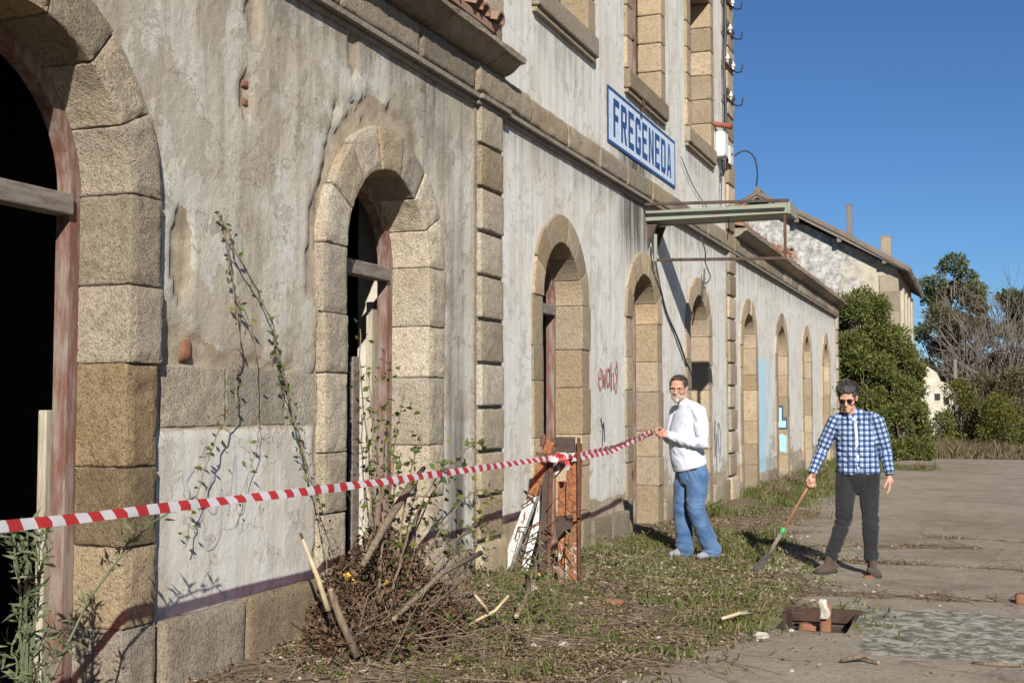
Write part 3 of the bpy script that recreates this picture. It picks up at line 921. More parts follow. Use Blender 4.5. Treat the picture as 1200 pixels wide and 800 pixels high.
for pts in ([(5.12, 1.22), (5.06, 1.15), (5.12, 1.06), (5.2, 1.0), (5.14, .92), (5.05, .96)], [(5.28, 1.18), (5.22, 1.05), (5.30, .98), (5.36, 1.1), (5.34, .85), (5.24, .8), (5.2, .9)], [(5.42, .96), (5.48, 1.28), (5.5, 1.0), (5.56, .97), (5.60, 1.15)]):
    b.add(*scrawl(pts, .014, .0045))
b.build('graffiti', MT['graf_grey'], station)
b = MB()
for pts in ([(12.2, 1.10), (12.25, 1.35), (12.3, 1.15)], [(12.22, 1.3), (12.15, 1.4)], [(17.95, 1.0), (18.05, 1.3), (18.0, .75), (18.15, 1.1), (18.1, .6)], [(18.3, .8), (18.25, 1.25), (18.45, 1.05), (18.35, .65)], [(16.2, 2.0), (16.25, 1.8), (16.15, 1.6), (16.28, 1.4)]):
    b.add(*scrawl(pts, .022, .011))
b.build('graffiti', MT['graf_dark'], station)
# the blue L on the reveal of the second arch of the right wing
yr = ARCH[6][0]+ARCH[6][1]-.006
def reveal_poly(name, pts, mat, off, parent):
    MB().prism(pts, lambda a, z: (a, yr-off, z), lambda a, z: (a, yr-off-.002, z)).build(name, mat, parent)
reveal_poly('graffiti', [(-.215, 1.02), (.02, 1.02), (.02, 1.27), (-.06, 1.27), (-.06, 1.52), (-.215, 1.52)], MT['graf_dark'], .002, station)
reveal_poly('graffiti', [(-.185, 1.06), (-.01, 1.06), (-.01, 1.20), (-.095, 1.20), (-.095, 1.47), (-.185, 1.47)], MT['graf_blue'], .006, station)
reveal_poly('graffiti', [(-.235, .58), (-.01, .54), (0, .88), (-.1, .93), (-.2, .86)], MT['graf_blue'], .002, station)

# ================================================================== GROUND
PIT = (2.40, 2.88, 8.45, 9.22)
def gz(x, y):
    x = np.asarray(x, float); y = np.asarray(y, float)
    z = -.0062*np.clip(y-16, 0, 60)
    g = np.interp(y, [2.5, 4.3, 5.0, 6.5, 8.8, 9.8, 11.5, 14, 20, 34, 40], [0, .05, .17, .20, .22, .13, .08, .06, .05, .10, 0])
    w = np.interp(y, [5, 9, 12, 30], [.55, .75, .8, .9])
    z = z+g*np.exp(-(np.clip(x, 0, None)/w)**2)
    P = np.stack([x, y, 0*x], -1).reshape(-1, 3)
    a = sstep(2.6, 1.0, x)*.6+.4
    m = sstep(-.6, -.1, x)*sstep(60, 30, y)*sstep(-2, 1, y)
    z = z+((fbm(P, 1.1, 3, 31)*.020+fbm(P, 5, 3, 33)*.012).reshape(x.shape))*a*m
    return z
def cover(x, y):
    P = np.stack([x, y, 0*x], -1)
    n1 = fbm(P, .8, 4, 41); n2 = fbm(P, 3.5, 3, 43)
    edge = np.interp(y, [3, 5, 7, 9, 11, 13, 15, 20, 34, 36], [1.8, 2.0, 2.15, 2.3, 2.25, 1.9, 1.35, 1.25, 1.5, .3])
    lit = sstep(.35, -.35, x-edge+n1*.9+n2*.3)                       # litter strip by the wall
    for (xa, ya, xb, yb, w) in ((1.5, 10.0, 6.5, 10.55, .16), (2.6, 12.3, 7.0, 12.15, .13), (1.5, 13.4, 3.6, 13.9, .14), (3.2, 14.8, 7, 14.2, .10)):
        t = np.clip(((x-xa)*(xb-xa)+(y-ya)*(yb-ya))/((xb-xa)**2+(yb-ya)**2), 0, 1)
        d = np.hypot(x-xa-t*(xb-xa), y-ya-t*(yb-ya))+n2*.14+n1*.12
        lit = np.maximum(lit, sstep(w*1.6, w*.3, d)*.85)
    grass = sstep(.0, .4, n1+.35*n2+.02)*sstep(.5, -.2, x-edge)*.8
    grass = grass*np.interp(y, [5, 6.8, 8.6], [.6, .35, 1.0])
    far_g = sstep(.55, .2, np.abs(x-1.75)-.6+n2*.4)*sstep(1.2, .2, np.abs(y-32.5)-.4+n1)
    grass = np.maximum(grass, far_g*.8)
    moss = sstep(.40, -.1, np.maximum(np.abs(x-2.35)-.55, np.abs(y-8.95)-.45)+n2*.30)*.9
    moss = np.maximum(moss, sstep(-.05, .25, fbm(P, .95, 3, 61)+.15)*sstep(.4, -.2, x-edge)*sstep(7.0, 8.4, y)*sstep(15, 12.5, y)*.95)
    conc = sstep(.25, -.15, np.maximum(np.abs(x-4.6)-1.65, np.abs(y-8.65)-.85)+n1*.35+n2*.18)
    return lit, grass, moss, conc

xs = np.unique(np.round(np.concatenate([[-260, -120, -60, -30, -15, -8, -4, -2, -1, -.5], np.arange(-.36, 5.2, .06), [PIT[0], PIT[1]], np.arange(5.2, 9, .25), [9.5, 10.5, 12, 15, 20, 30, 60, 120, 260]]), 4))
ys = np.unique(np.round(np.concatenate([[-120, -60, -30, -15, -8, -4, -2, 0, 1], np.arange(2, 14.6, .07), [PIT[2], PIT[3]], np.arange(14.6, 45, .22), [46, 48, 52, 58, 66, 80, 110, 160, 260, 420]]), 4))
xs = xs[(np.abs(xs-PIT[0]) < 1e-6) | (np.abs(xs-PIT[0]) > .02)]; xs = xs[(np.abs(xs-PIT[1]) < 1e-6) | (np.abs(xs-PIT[1]) > .02)]
ys = ys[(np.abs(ys-PIT[2]) < 1e-6) | (np.abs(ys-PIT[2]) > .02)]; ys = ys[(np.abs(ys-PIT[3]) < 1e-6) | (np.abs(ys-PIT[3]) > .02)]
Xg, Yg = np.meshgrid(xs, ys, indexing='ij')
x = Xg.ravel(); y = Yg.ravel()
z = gz(x, y)
lit, grs, mos, con = cover(x, y)
i, j = np.meshgrid(np.arange(len(xs)-1), np.arange(len(ys)-1), indexing='ij'); i = i.ravel(); j = j.ravel(); nY = len(ys)
xc = (xs[i]+xs[i+1])/2; yc = (ys[j]+ys[j+1])/2
keep = ~((xc > PIT[0]) & (xc < PIT[1]) & (yc > PIT[2]) & (yc < PIT[3]))
F = np.stack([i*nY+j, (i+1)*nY+j, (i+1)*nY+j+1, i*nY+j+1], 1)[keep]
def m_ground():
    M = Mat('trodden_earth'); p = M.pos()
    ac = M.n('ShaderNodeAttribute', attribute_name='cover'); sep = M.n('ShaderNodeSeparateColor'); M.t.links.new(ac.outputs['Color'], sep.inputs[0])
    lit, grs, mos = sep.outputs; con = ac.outputs['Alpha']
    big = M.noise(p, .45, 5, .6); med = M.noise(p, 3.2, 6, .68); fine = M.noise(p, 26, 5, .7); grit = M.noise(p, 120, 3, .75)
    c = M.ramp(M.ma('ADD', M.ma('MULTIPLY', big, .55), M.ma('MULTIPLY', med, .45)), [(.38, (.205, .166, .12)), (.5, (.288, .243, .184)), (.62, (.352, .304, .238))])
    c = M.mix(M.ma('MULTIPLY', M.ramp(fine, [(.36, 1), (.5, 0)]), .55), c, (.135, .105, .075))
    c = M.mix(M.ma('MULTIPLY', M.ramp(grit, [(.58, 0), (.72, 1)]), .45), c, (.46, .42, .36))
    c = M.mix(M.ma('MULTIPLY', M.ramp(grit, [(.30, 1), (.44, 0)]), .6), c, (.10, .08, .06))
    peb = M.ramp(M.noise(p, 55, 4, .8), [(.62, 0), (.70, 1)])
    c = M.mix(M.ma('MULTIPLY', peb, .5), c, (.13, .105, .08))
    crk = M.ramp(M.vor(M.vm('ADD', p, M.vm('MULTIPLY', M.noise(p, 2, 4, .6, 0, True), (.8, .8, 0))), .45, 'DISTANCE_TO_EDGE'), [(0, 1), (.008, 0)])
    c = M.mix(M.ma('MULTIPLY', crk, .5), c, (.09, .075, .055))
    lc = M.ramp(fine, [(.32, (.060, .042, .026)), (.5, (.150, .105, .065)), (.68, (.26, .19, .12))])
    lf = M.ramp(M.ma('ADD', lit, M.ma('MULTIPLY', M.ma('SUBTRACT', fine, .5), .9)), [(.42, 0), (.7, .85)])
    c = M.mix(lf, c, lc)
    gc = M.ramp(fine, [(.3, (.055, .065, .022)), (.6, (.12, .125, .045))])
    c = M.mix(M.ramp(M.ma('ADD', grs, M.ma('MULTIPLY', M.ma('SUBTRACT', med, .5), .9)), [(.4, 0), (.75, .75)]), c, gc)
    mc = M.ramp(fine, [(.3, (.085, .085, .022)), (.6, (.19, .185, .05))])
    c = M.mix(M.ramp(M.ma('ADD', mos, M.ma('MULTIPLY', M.ma('SUBTRACT', med, .5), 1.1)), [(.5, 0), (.8, .8)]), c, mc)
    fl = M.noise(p, 9, 6, .72, .6)
    cc = M.ramp(fl, [(.40, (.115, .108, .08)), (.485, (.19, .175, .13)), (.53, (.34, .325, .275)), (.66, (.44, .43, .375))])
    c = M.mix(M.ramp(M.ma('ADD', con, M.ma('MULTIPLY', M.ma('SUBTRACT', med, .5), .7)), [(.4, 0), (.6, .92)]), c, cc)
    h = M.ma('ADD', M.ma('ADD', M.ma('MULTIPLY', fine, 1.0), M.ma('MULTIPLY', grit, .45)), M.ma('MULTIPLY', med, .8))
    return M.fin(c, .95, M.bump(h, .9, .02))
MT['ground'] = m_ground()
ground = mesh('ground', np.stack([x, y, z], 1), F, MT['ground'], None, True, {'cover': np.stack([lit, grs, mos, con], 1)})
props(ground, kind='structure')

# ---------------------------------------------------------------- the open drain pit
MT['rim'] = m_simple('dark_rusted_rim', (.070, .036, .026), (.04, .026, .021), 14, .85, 0, .6, .003, 6)
pit = empty('drain_pit', (0, 0, 0), label='open rectangular pit with a rusty steel rim sunk in the mossy yard', cat='pit')
b = MB()
x0, x1, y0, y1 = PIT
b.add([(x0, y0, .0), (x1, y0, .0), (x1, y1, .0), (x0, y1, .0), (x0, y0, -.10), (x1, y0, -.10), (x1, y1, -.10), (x0, y1, -.10)],
      [(0, 4, 5, 1), (1, 5, 6, 2), (2, 6, 7, 3), (3, 7, 4, 0), (4, 7, 6, 5)])
b.build('pit_wall', MT['pit'], pit)
zt = .028
MB().box((x0-.04, y1-.03, -.07), (x1+.04, y1+.03, zt), .006).build('rim', MT['rim'], pit)
MB().box((x0-.025, y0+.42, -.09), (x0+.012, y1-.032, zt-.004), .006).build('rim', MT['rim'], pit)
MB().box((x1-.010, y0+.45, -.10), (x1+.02, y1-.032, zt-.018), .006).build('rim', MT['rim'], pit)
stone('brick', (.075, .05, .24), lambda V: V+np.array([2.66, 8.78, -.102])+np.stack([V[:, 2]*.05, -V[:, 2]*.06, 0*V[:, 0]], 1), .03, MT['brick'], None, .012, .006, label='broken brick standing upright in the rusty pit', cat='brick')
bk = stone('mortar_lump', (.065, .05, .14), lambda V: V*np.array([1, 1, 1])+np.array([2.665-.005, 8.77-.035, .03])+np.stack([.01*np.sin(V[:, 2]*40), 0*V[:, 0], 0*V[:, 0]], 1), .02, MT['white_lump'], None, .012, .010, label='ragged lump of pale mortar sticking up from the pit', cat='rubble')
stone('brick', (.14, .12, .07), lambda V: V+np.array([2.50, 8.86, -.102]), .03, MT['brick'], None, .015, .006, label='red brick fragment lying down inside the pit', cat='brick')

# ================================================================== STATION NAME SIGN
sign = empty('station_sign', (0, SIGN_Y[0], SIGN_Z[0]), label='white tiled name board with blue border reading FREGENEDA', cat='sign')
SW, SH = SIGN_Y[1]-SIGN_Y[0], SIGN_Z[1]-SIGN_Z[0]
b = MB()
b.box((-.03, .0, 0), (.006, SW, SH))
b.build('backing', MT['mortar'], sign)
b = MB(); nx, nz = 20, 4; bw = .036
tw, th = (SW-2*bw)/nx, (SH-2*bw)/nz
for a in range(nx):
    for c in range(nz):
        b.box((.0, bw+a*tw+.0012, bw+c*th+.0012), (.0125+random.uniform(-.0008, .0008), bw+(a+1)*tw-.0012, bw+(c+1)*th-.0012))
b.build('tile', MT['sign_white'], sign, kind='stuff')
b = MB()
b.box((0, 0, 0), (.015, SW, bw-.001)); b.box((0, 0, SH-bw+.001), (.015, SW, SH)); b.box((0, 0, bw), (.015, bw*.75, SH-bw)); b.box((0, SW-bw*.75, bw), (.015, SW, SH-bw))
b.build('border', MT['sign_blue'], sign)
GL = {
 'F': [[(0, 0), (.3, 0), (.3, 1), (0, 1)], [(.3, .83), (1, .83), (1, 1), (.3, 1)], [(.3, .44), (.82, .44), (.82, .6), (.3, .6)]],
 'E': [[(0, 0), (.3, 0), (.3, 1), (0, 1)], [(.3, .83), (1, .83), (1, 1), (.3, 1)], [(.3, .44), (.82, .44), (.82, .6), (.3, .6)], [(.3, 0), (1, 0), (1, .17), (.3, .17)]],
 'R': [[(0, 0), (.3, 0), (.3, 1), (0, 1)], [(.3, .84), (.9, .84), (.8, 1), (.3, 1)], [(.7, .62), (1, .56), (1, .9), (.8, 1), (.7, .84)], [(.3, .42), (.85, .42), (1, .56), (.7, .62), (.7, .58), (.3, .58)], [(.42, .42), (.70, .42), (1.03, 0), (.72, 0)]],
 'G': [[(0, .1), (.3, .18), (.3, .82), (0, .9)], [(0, .9), (.3, .82), (.7, .84), (1, .88), (.88, 1), (.14, 1)], [(.7, .84), (.7, .72), (1, .72), (1, .88)], [(0, .1), (.14, 0), (.88, 0), (1, .1), (.7, .17), (.3, .18)], [(.7, .17), (1, .1), (1, .5), (.7, .5)], [(.5, .36), (.7, .36), (.7, .5), (.5, .5)]],
 'N': [[(0, 0), (.27, 0), (.27, 1), (0, 1)], [(.73, 0), (1, 0), (1, 1), (.73, 1)], [(.27, 1), (.27, .72), (.73, 0), (.73, .28)]],
 'D': [[(0, 0), (.3, 0), (.3, 1), (0, 1)], [(.3, .84), (.72, .84), (.84, 1), (.3, 1)], [(.3, 0), (.84, 0), (.72, .16), (.3, .16)], [(.72, .84), (.72, .16), (.84, 0), (1, .14), (1, .86), (.84, 1)]],
 'A': [[(0, 0), (.28, 0), (.5, .86), (.5, 1), (.36, 1)], [(1, 0), (.72, 0), (.5, .86), (.5, 1), (.64, 1)], [(.33, .2), (.67, .2), (.63, .35), (.37, .35)]],
}
word = 'FREGENEDA'
pitch = (SW-.36)/9
for q, ch in enumerate(word):
    b = MB(); lw, lh = pitch*.76, SH*.69
    oy = .18+q*pitch+pitch*.10; oz = SH*.155
    for s, poly in enumerate(GL[ch]):
        P2 = [(oy+u*lw, oz+v*lh) for u, v in poly]
        ar = sum(P2[k][0]*P2[(k+1) % len(P2)][1]-P2[(k+1) % len(P2)][0]*P2[k][1] for k in range(len(P2)))
        if ar < 0: P2 = P2[::-1]
        xf = .0150+.0004*s
        b.prism(P2, lambda a, c: (.010, a, c), lambda a, c: (xf, a, c))
    b.build('letter', MT['sign_blue'], sign)
# iron hook above the board
MB().tube([(-.02, 13.72, 5.20), (.07, 13.72, 5.17), (.09, 13.73, 5.09), (.05, 13.74, 5.03)], .014, 6).build('hook', MT['rust'], None, label='bent iron hook in the wall above the name board', cat='hook')

# ================================================================== CANOPY FRAME
can = empty('canopy_frame', (0, 14.1, 3.85), label='rusty green steel canopy frame jutting out from the wall below the name board', cat='canopy frame')
# all canopy children are placed in its own space
b = MB()
b.box((.0, 0, -.06), (1.70, .50, .015), .004); b.box((.0, -.022, -.075), (1.72, -.002, .045), .003); b.box((.0, .502, -.07), (1.71, .52, .04), .003)
b.build('beam', MT['green_steel'], can)
MB().box((1.705, -.03, -.085), (1.735, .53, .06), .004).build('end_plate', MT['green_steel'], can)
MB().beam((-.02, -.2, .10), (1.74, -.16, .05), .03, .035, bev=.004).build('rail', MT['steel_brown'], can)
MB().beam((.10, 0, -.555), (1.66, .02, -.60), .035, .035, bev=.004).build('rail', MT['steel_brown'], can)
MB().beam((1.665, .02, -.09), (1.665, .02, -.62), .045, .03, up=(1, 0, 0), bev=.004).build('hanger', MT['rust'], can)
MB().beam((.115, 0, -.24), (.115, 0, -.575), .035, .035, up=(1, 0, 0), bev=.004).build('hanger', MT['green_steel'], can)
for yy in (.04, .44):
    MB().prism([(0, -.085), (.13, -.085), (0, -.42)], lambda a, c: (a, yy, c), lambda a, c: (a, yy+.03, c)).build('bracket', MT['steel_brown'], can)
MB().tube([(1.0, -.01, .0), (.97, .2, -.17), (.92, .35, -.3)], .007, 5).build('wire', MT['cable'], can)
def cable(pts, r, mat, label, name='cable', cat='cable', group=None, n=6, dens=6):
    pts = np.array(pts, float); out = []
    for i_ in range(len(pts)-1):
        p0 = pts[max(i_-1, 0)]; p1 = pts[i_]; p2 = pts[i_+1]; p3 = pts[min(i_+2, len(pts)-1)]
        for k in range(dens):
            t = k/dens
            out.append(.5*((2*p1)+(-p0+p2)*t+(2*p0-5*p1+4*p2-p3)*t*t+(-p0+3*p1-3*p2+p3)*t**3))
    out.append(pts[-1])
    V, F = sweep(out, r, n)
    return props(mesh(name, V, F, mat, None, True), label, cat, group)
cable([(.02, 14.25, 3.72), (.03, 14.5, 3.2), (.025, 14.95, 2.75), (.03, 15.6, 2.4), (.03, 16.3, 1.95)], .012, MT['cable'], 'thin dark cable sagging down the wall from the canopy to an arch')
cable([(.06, 16.9, 3.95), (.10, 17.0, 3.75), (.06, 17.2, 3.6), (.11, 17.3, 3.4), (.05, 17.15, 3.3), (.08, 17.05, 3.5), (.04, 17.02, 3.0)], .010, MT['cable'], 'loop of loose cable hanging under the string course beside the canopy')
cable([(.03, 19.55, 5.62), (.2, 19.6, 5.72), (.36, 19.62, 5.62), (.42, 19.6, 5.35), (.40, 19.6, 5.12)], .013, MT['black'], 'black cable end curling out against the sky at the corner')
cable([(.035, 15.8, 4.9), (.03, 16.6, 4.62), (.03, 17.6, 4.45)], .006, MT['cable'], 'thin wire slanting from the name board across the wall')

# ---------------------------------------------------------------- electric gear on the corner
for k, (yy, dx) in enumerate(((18.72, .07), (18.86, .05))):
    cable([(dx, yy, 9.0), (dx+.015, yy+.02, 7.6), (dx-.005, yy-.02, 6.9), (dx+.01, yy+.01, 6.2), (dx, yy, 5.66)], .016, MT['black' if k else 'cable'], ('black' if k else 'grey')+' cable running up the wall beside the corner quoins', group=None)
cable([(.05, 18.5, 5.5), (.06, 18.45, 5.1), (.05, 18.4, 4.5)], .009, MT['cable'], 'thin wire dropping from the junction box to the string course')
jb = empty('junction_box', (.0, 18.40, 5.36), label='white electric junction box fixed beside the corner quoins', cat='junction box')
MB().box((.0, -.13, .02), (.14, .15, .42), .02).build('box', MT['white_plastic'], jb)
MB().box((.142, -.11, .04), (.152, .13, .40), .004).build('cover', MT['white_plastic'], jb)
b = MB(); b.tube([(.08, .05, -.004), (.09, .06, -.14), (.05, .12, -.24)], .03, 8); b.build('cable_gland', MT['black'], jb)
mp = empty('meter_plate', (.085, 19.0, 5.52), label='small white metal plate screwed on the corner quoins', cat='plate')
MB().box((0, -.13, -.14), (.03, .13, .15), .006).build('plate', MT['white_plastic'], mp)
MB().tube([(.031, 0, .03), (.045, 0, .03)], .02, 8).build('screw', MT['black'], mp)
MB().tube([(.0, 18.10, 5.86), (.16, 18.42, 5.88), (.20, 18.5, 5.88)], .045, 10).build('pipe', MT['red_pipe'], None, True, label='short red brown pipe sticking out by the corner', cat='pipe')
for k, (zz, dark) in enumerate(((6.45, 1), (7.0, 0), (7.55, 1), (8.05, 0))):
    o = empty('insulator_bracket', (.06, 18.95, zz), label=['lowest bracket with hooked arm on the corner quoins', 'second insulator bracket up the corner quoins', 'third insulator bracket up the corner quoins', 'highest insulator bracket on the corner quoins'][k], cat='bracket', group='electric brackets up the corner')
    MB().beam((0, -.28, 0), (.02, .42, .0), .03, .03, bev=.004).build('arm', MT['rust'], o)
    for q, yy in enumerate((-.1, .15, .36)):
        b = MB()
        b.tube([(.03, yy, .016), (.03, yy, .05), (.03, yy, .06), (.03, yy, .10), (.03, yy, .11), (.03, yy, .15)], [.018, .018, .036, .036, .026, .015], 8)
        b.build('insulator', MT['porcelain' if (q+k) % 2 else 'black'], o)
    b = MB(); b.tube([(.03, .2, -.016), (.10, .3, -.06), (.16, .42, -.02), (.17, .44, .10)], .012, 6); b.build('hook', MT['black'], o)

# ================================================================== STEEL BARRIER STAND
MT['disc'] = m_simple('pale_rusty_casting', (.26, .19, .145), (.16, .085, .055), 14, .9, 0, .6, .004)
bar = empty('steel_barrier', (0, 0, 0), label='tipped stand of rusty and white steel sections by the wall, tape tied round it', cat='barrier stand')
def angle_bar(name, p, q, w, t, mat, up=(0, -1, 0), flip=1):
    """rolled angle section: two flanges at right angles"""
    p = Vector(p); q = Vector(q); d = (q-p).normalized(); u = Vector(up); sd = d.cross(u).normalized(); u = sd.cross(d)
    b = MB()
    b.beam(p, q, w, t, up=u, bev=.003)
    o = sd*(flip*(w/2-t/2))-u*(w*.45+t/2+.001)
    b.beam(p+o, q+o, t, w*.9, up=u, bev=.003)
    return b.build(name, mat, bar)
angle_bar('leaning_post', (-.03, 9.32, .0), (.42, 9.40, 1.20), .078, .012, MT['rust_white'])
angle_bar('post_head', (.27, 9.352, .80), (.425, 9.375, 1.24), .080, .008, MT['rust_worn'])
angle_bar('short_post', (.13, 9.45, .02), (.36, 9.52, .95), .062, .010, MT['rust_white'], flip=-1)
angle_bar('upright', (.372, 9.34, -.02), (.392, 9.40, 1.24), .07, .010, MT['steel_brown'])
angle_bar('upright', (.425, 9.31, -.02), (.440, 9.38, 1.27), .035, .010, MT['rust'], flip=-1)
angle_bar('upright', (.56, 9.50, .0), (.575, 9.52, 1.22), .105, .012, MT['rust_worn'], flip=1)
angle_bar('upright', (.645, 9.46, .02), (.64, 9.47, 1.27), .022, .010, MT['rust'])
MB().box((.455, 9.42, 1.15), (.618, 9.46, 1.275), .005).build('head_plate', MT['steel_brown'], bar)
b = MB(); b.prism([(.455, .62), (.605, .64), (.60, .53), (.53, .50), (.465, .42)], lambda a, c: (a, 9.415, c), lambda a, c: (a, 9.43, c)); b.build('gusset', MT['steel_brown'], bar)
MB().beam((.33, 9.30, 1.14), (.60, 9.44, 1.10), .03, .03, bev=.004).build('tie_rod', MT['rust'], bar)
MB().tube([(.37, 9.33, 1.2), (.375, 9.35, 1.27), (.38, 9.355, 1.30)], [.02, .026, .008], 6).build('finial', MT['rust'], bar)
angle_bar('brace', (.40, 9.46, .95), (.60, 9.44, 1.16), .06, .010, MT['rust_white'])
MB().box((.30, 9.50, .0), (.375, 9.53, .98), .004).build('back_plate', MT['black'], bar)
MB().box((.43, 9.55, .0), (.545, 9.56, .9), .004).build('back_plate', MT['rust_worn'], bar)
b = MB(); b.tube([(.50+.062*math.cos(a), 9.27+.02*math.sin(a), .13+.075*math.sin(a)) for a in np.linspace(0, 2*math.pi, 15)], .032, 8); b.build('rusty_disc', MT['disc'], bar)
rr = random.Random(5)
for k in range(9):
    a = rr.uniform(.1, .62); c = rr.uniform(.25, .85)
    pts = [(a, 9.30, c)]
    for q in range(4):
        a += rr.uniform(-.12, .14); c += rr.uniform(-.12, .10); pts.append((a, 9.30+rr.uniform(-.08, .06), c))
    b = MB(); b.tube(pts, .006, 5); b.build('wire', MT['rust'], bar)

# ================================================================== BARRIER TAPE
def m_tape():
    M = Mat('red_white_tape')
    u = M.attr('along')
    f = M.ma('FRACT', M.ma('DIVIDE', u, .142))
    k = M.ramp(f, [(.0, 0), (.495, 0), (.505, 1), (1, 1)])
    n = M.noise(M.pos(), 30, 4, .6)
    red = M.mix(n, (.43, .035, .032), (.32, .028, .03)); wh = M.mix(n, (.60, .59, .60), (.46, .45, .46))
    c = M.mix(k, red, wh)
    M.set(M.b.inputs['Base Color'], c); M.b.inputs['Roughness'].default_value = .38
    tr = M.n('ShaderNodeBsdfTranslucent'); M.set(tr.inputs['Color'], c)
    tp = M.n('ShaderNodeBsdfTransparent'); M.set(tp.inputs['Color'], M.mix(k, (.95, .06, .05), (.80, .16, .14)))
    m1 = M.n('ShaderNodeMixShader'); m1.inputs[0].default_value = .12
    M.t.links.new(M.b.outputs[0], m1.inputs[1]); M.t.links.new(tr.outputs[0], m1.inputs[2])
    m2 = M.n('ShaderNodeMixShader'); m2.inputs[0].default_value = .13
    M.t.links.new(m1.outputs[0], m2.inputs[1]); M.t.links.new(tp.outputs[0], m2.inputs[2])
    M.t.links.new(m2.outputs[0], M.out.inputs['Surface'])
    return M.m
MT['tape'] = m_tape()
tape = empty('barrier_tape', (0, 0, 0), label='red and white striped barrier tape stretched along the station front', cat='barrier tape')
def tape_span(pts, widths, n, seed, parent=tape, name='tape_span', u0=0.0, wob=.004):
    """pts: polyline (3D), widths: across vectors at each point"""
    pts = np.array(pts, float); widths = np.array(widths, float)
    L = np.concatenate([[0], np.cumsum(np.linalg.norm(np.diff(pts, axis=0), axis=1))])
    s = np.linspace(0, L[-1], n)
    C = np.stack([np.interp(s, L, pts[:, k]) for k in range(3)], 1); W_ = np.stack([np.interp(s, L, widths[:, k]) for k in range(3)], 1)
    q = np.stack([s*1.7, 0*s+seed, 0*s], 1)
    C[:, 2] += fbm(q, 1.0, 3, seed)*wob; C[:, 0] += fbm(q, .8, 2, seed+3)*wob*2
    wn_ = np.linalg.norm(W_, axis=1)[:, None]; ta = unit(np.gradient(C, axis=0))
    tw = (fbm(q, 1.3, 3, seed+11)*.55)[:, None]; W_ = W_*np.cos(tw)+np.cross(ta, W_)*np.sin(tw)
    V = []; al = []
    for k in range(n):
        cr = .006*float(np.sin(s[k]*23+seed)*np.sin(s[k]*7.1))
        for t in (-.5, 0, .5):
            V.append(C[k]+W_[k]*t+(np.array([.004+cr, 0, .0]) if t == 0 else 0)); al.append(u0+s[k])
    F = []
    for k in range(n-1):
        for t in (0, 1):
            F.append((k*3+t, k*3+t+1, (k+1)*3+t+1, (k+1)*3+t))
    return mesh(name, V, F, MT['tape'], parent, True, {'along': np.array(al)}), u0+L[-1]
HAND1 = np.array([.70, 11.66, 1.275])     # where the first man grips the tape
wl = (-.024, 0, .039)
_, u1 = tape_span([(.53, 0.2, 1.125), (.53, 3.2, 1.118), (.50, 6.2, 1.095), (.46, 9.30, 1.105)], [wl, wl, (-.022, 0, .040), (-.018, 0, .042)], 260, 3)
tape_span([(.47, 9.29, 1.11), (.56, 9.36, 1.13), (.63, 9.55, 1.12), (.66, 10.4, 1.165), tuple(HAND1)], [(0, -.01, .05), (.0, -.02, .045), (-.01, 0, .045), (.03, 0, .038), (.01, -.01, .05)], 130, 8, u0=.07, wob=.006)
tape_span([(.45, 9.27, 1.12), (.55, 9.34, 1.085), (.64, 9.55, 1.10), (.655, 10.4, 1.125), tuple(HAND1+np.array([.01, 0, -.02]))], [(0, -.01, .04), (.0, -.02, .04), (-.02, 0, .04), (-.035, 0, .03), (.02, -.01, .04)], 130, 9, u0=.0, wob=.008)
rr = random.Random(9)
for k in range(3):                         # turns and knot round the stand
    a = rr.uniform(0, 6.28); pts = []; wd = []
    for q in range(9):
        t = a+q*.8
        pts.append((.475+.135*math.cos(t)*(1+rr.uniform(-.12, .12)), 9.36+.09*math.sin(t), 1.115+rr.uniform(-.03, .03))); wd.append((rr.uniform(-.02, .02), rr.uniform(-.015, .015), .035))
    tape_span(pts, wd, 40, 20+k, name='tape_knot', u0=rr.uniform(0, .2), wob=.004)
tape_span([(.60, 9.27, 1.10), (.625, 9.255, 1.05), (.61, 9.27, 1.01)], [(.04, 0, .01), (.04, .01, 0), (.03, 0, 0)], 20, 40, name='tape_end', u0=.01)

# ================================================================== BEHIND: SHED, RUINED WALL
def m_far():
    M = Mat('stained_old_plaster'); p = M.pos()
    sx = M.n('ShaderNodeSeparateXYZ'); M.t.links.new(p, sx.inputs[0])
    k = M.ma('ADD', M.ma('MULTIPLY', sx.outputs[0], -.16), M.ma('MULTIPLY', M.noise(p, .55, 6, .7), 1.1))     # the weather side is black with lichen
    spot = M.ramp(M.noise(p, 3.5, 6, .8), [(.42, 0), (.60, 1)])
    a = M.mix(M.ramp(M.noise(p, 1.1, 5, .7), [(.4, 0), (.65, 1)]), (.43, .37, .28), (.34, .30, .235))
    g = M.mix(spot, (.19, .185, .17), (.46, .455, .43))
    c = M.mix(M.ramp(k, [(.50, 0), (.68, 1)]), a, g)
    return M.fin(c, .95, M.bump(M.noise(p, 9, 4, .7), .5, .02))
MT['far_plaster'] = m_far()
shed = empty('railway_shed', (-4, 46, 0), label='old gabled shed with stained plaster end wall and tiled roof behind the bush', cat='building')
GB, GE, GR, GX, GL2 = -1.2, 6.55, 9.25, 5.0, 10.0      # base, eave, ridge, half width, length (in shed space)
b = MB()
gable = [(-GX, GB), (GX, GB), (GX, GE), (0, GR), (-GX, GE)]
b.prism(gable, lambda a, c: (a, GL2, c), lambda a, c: (a, 0, c))
b.build('wall', MT['far_plaster'], shed)
b = MB(); sl = (GR-GE)/GX
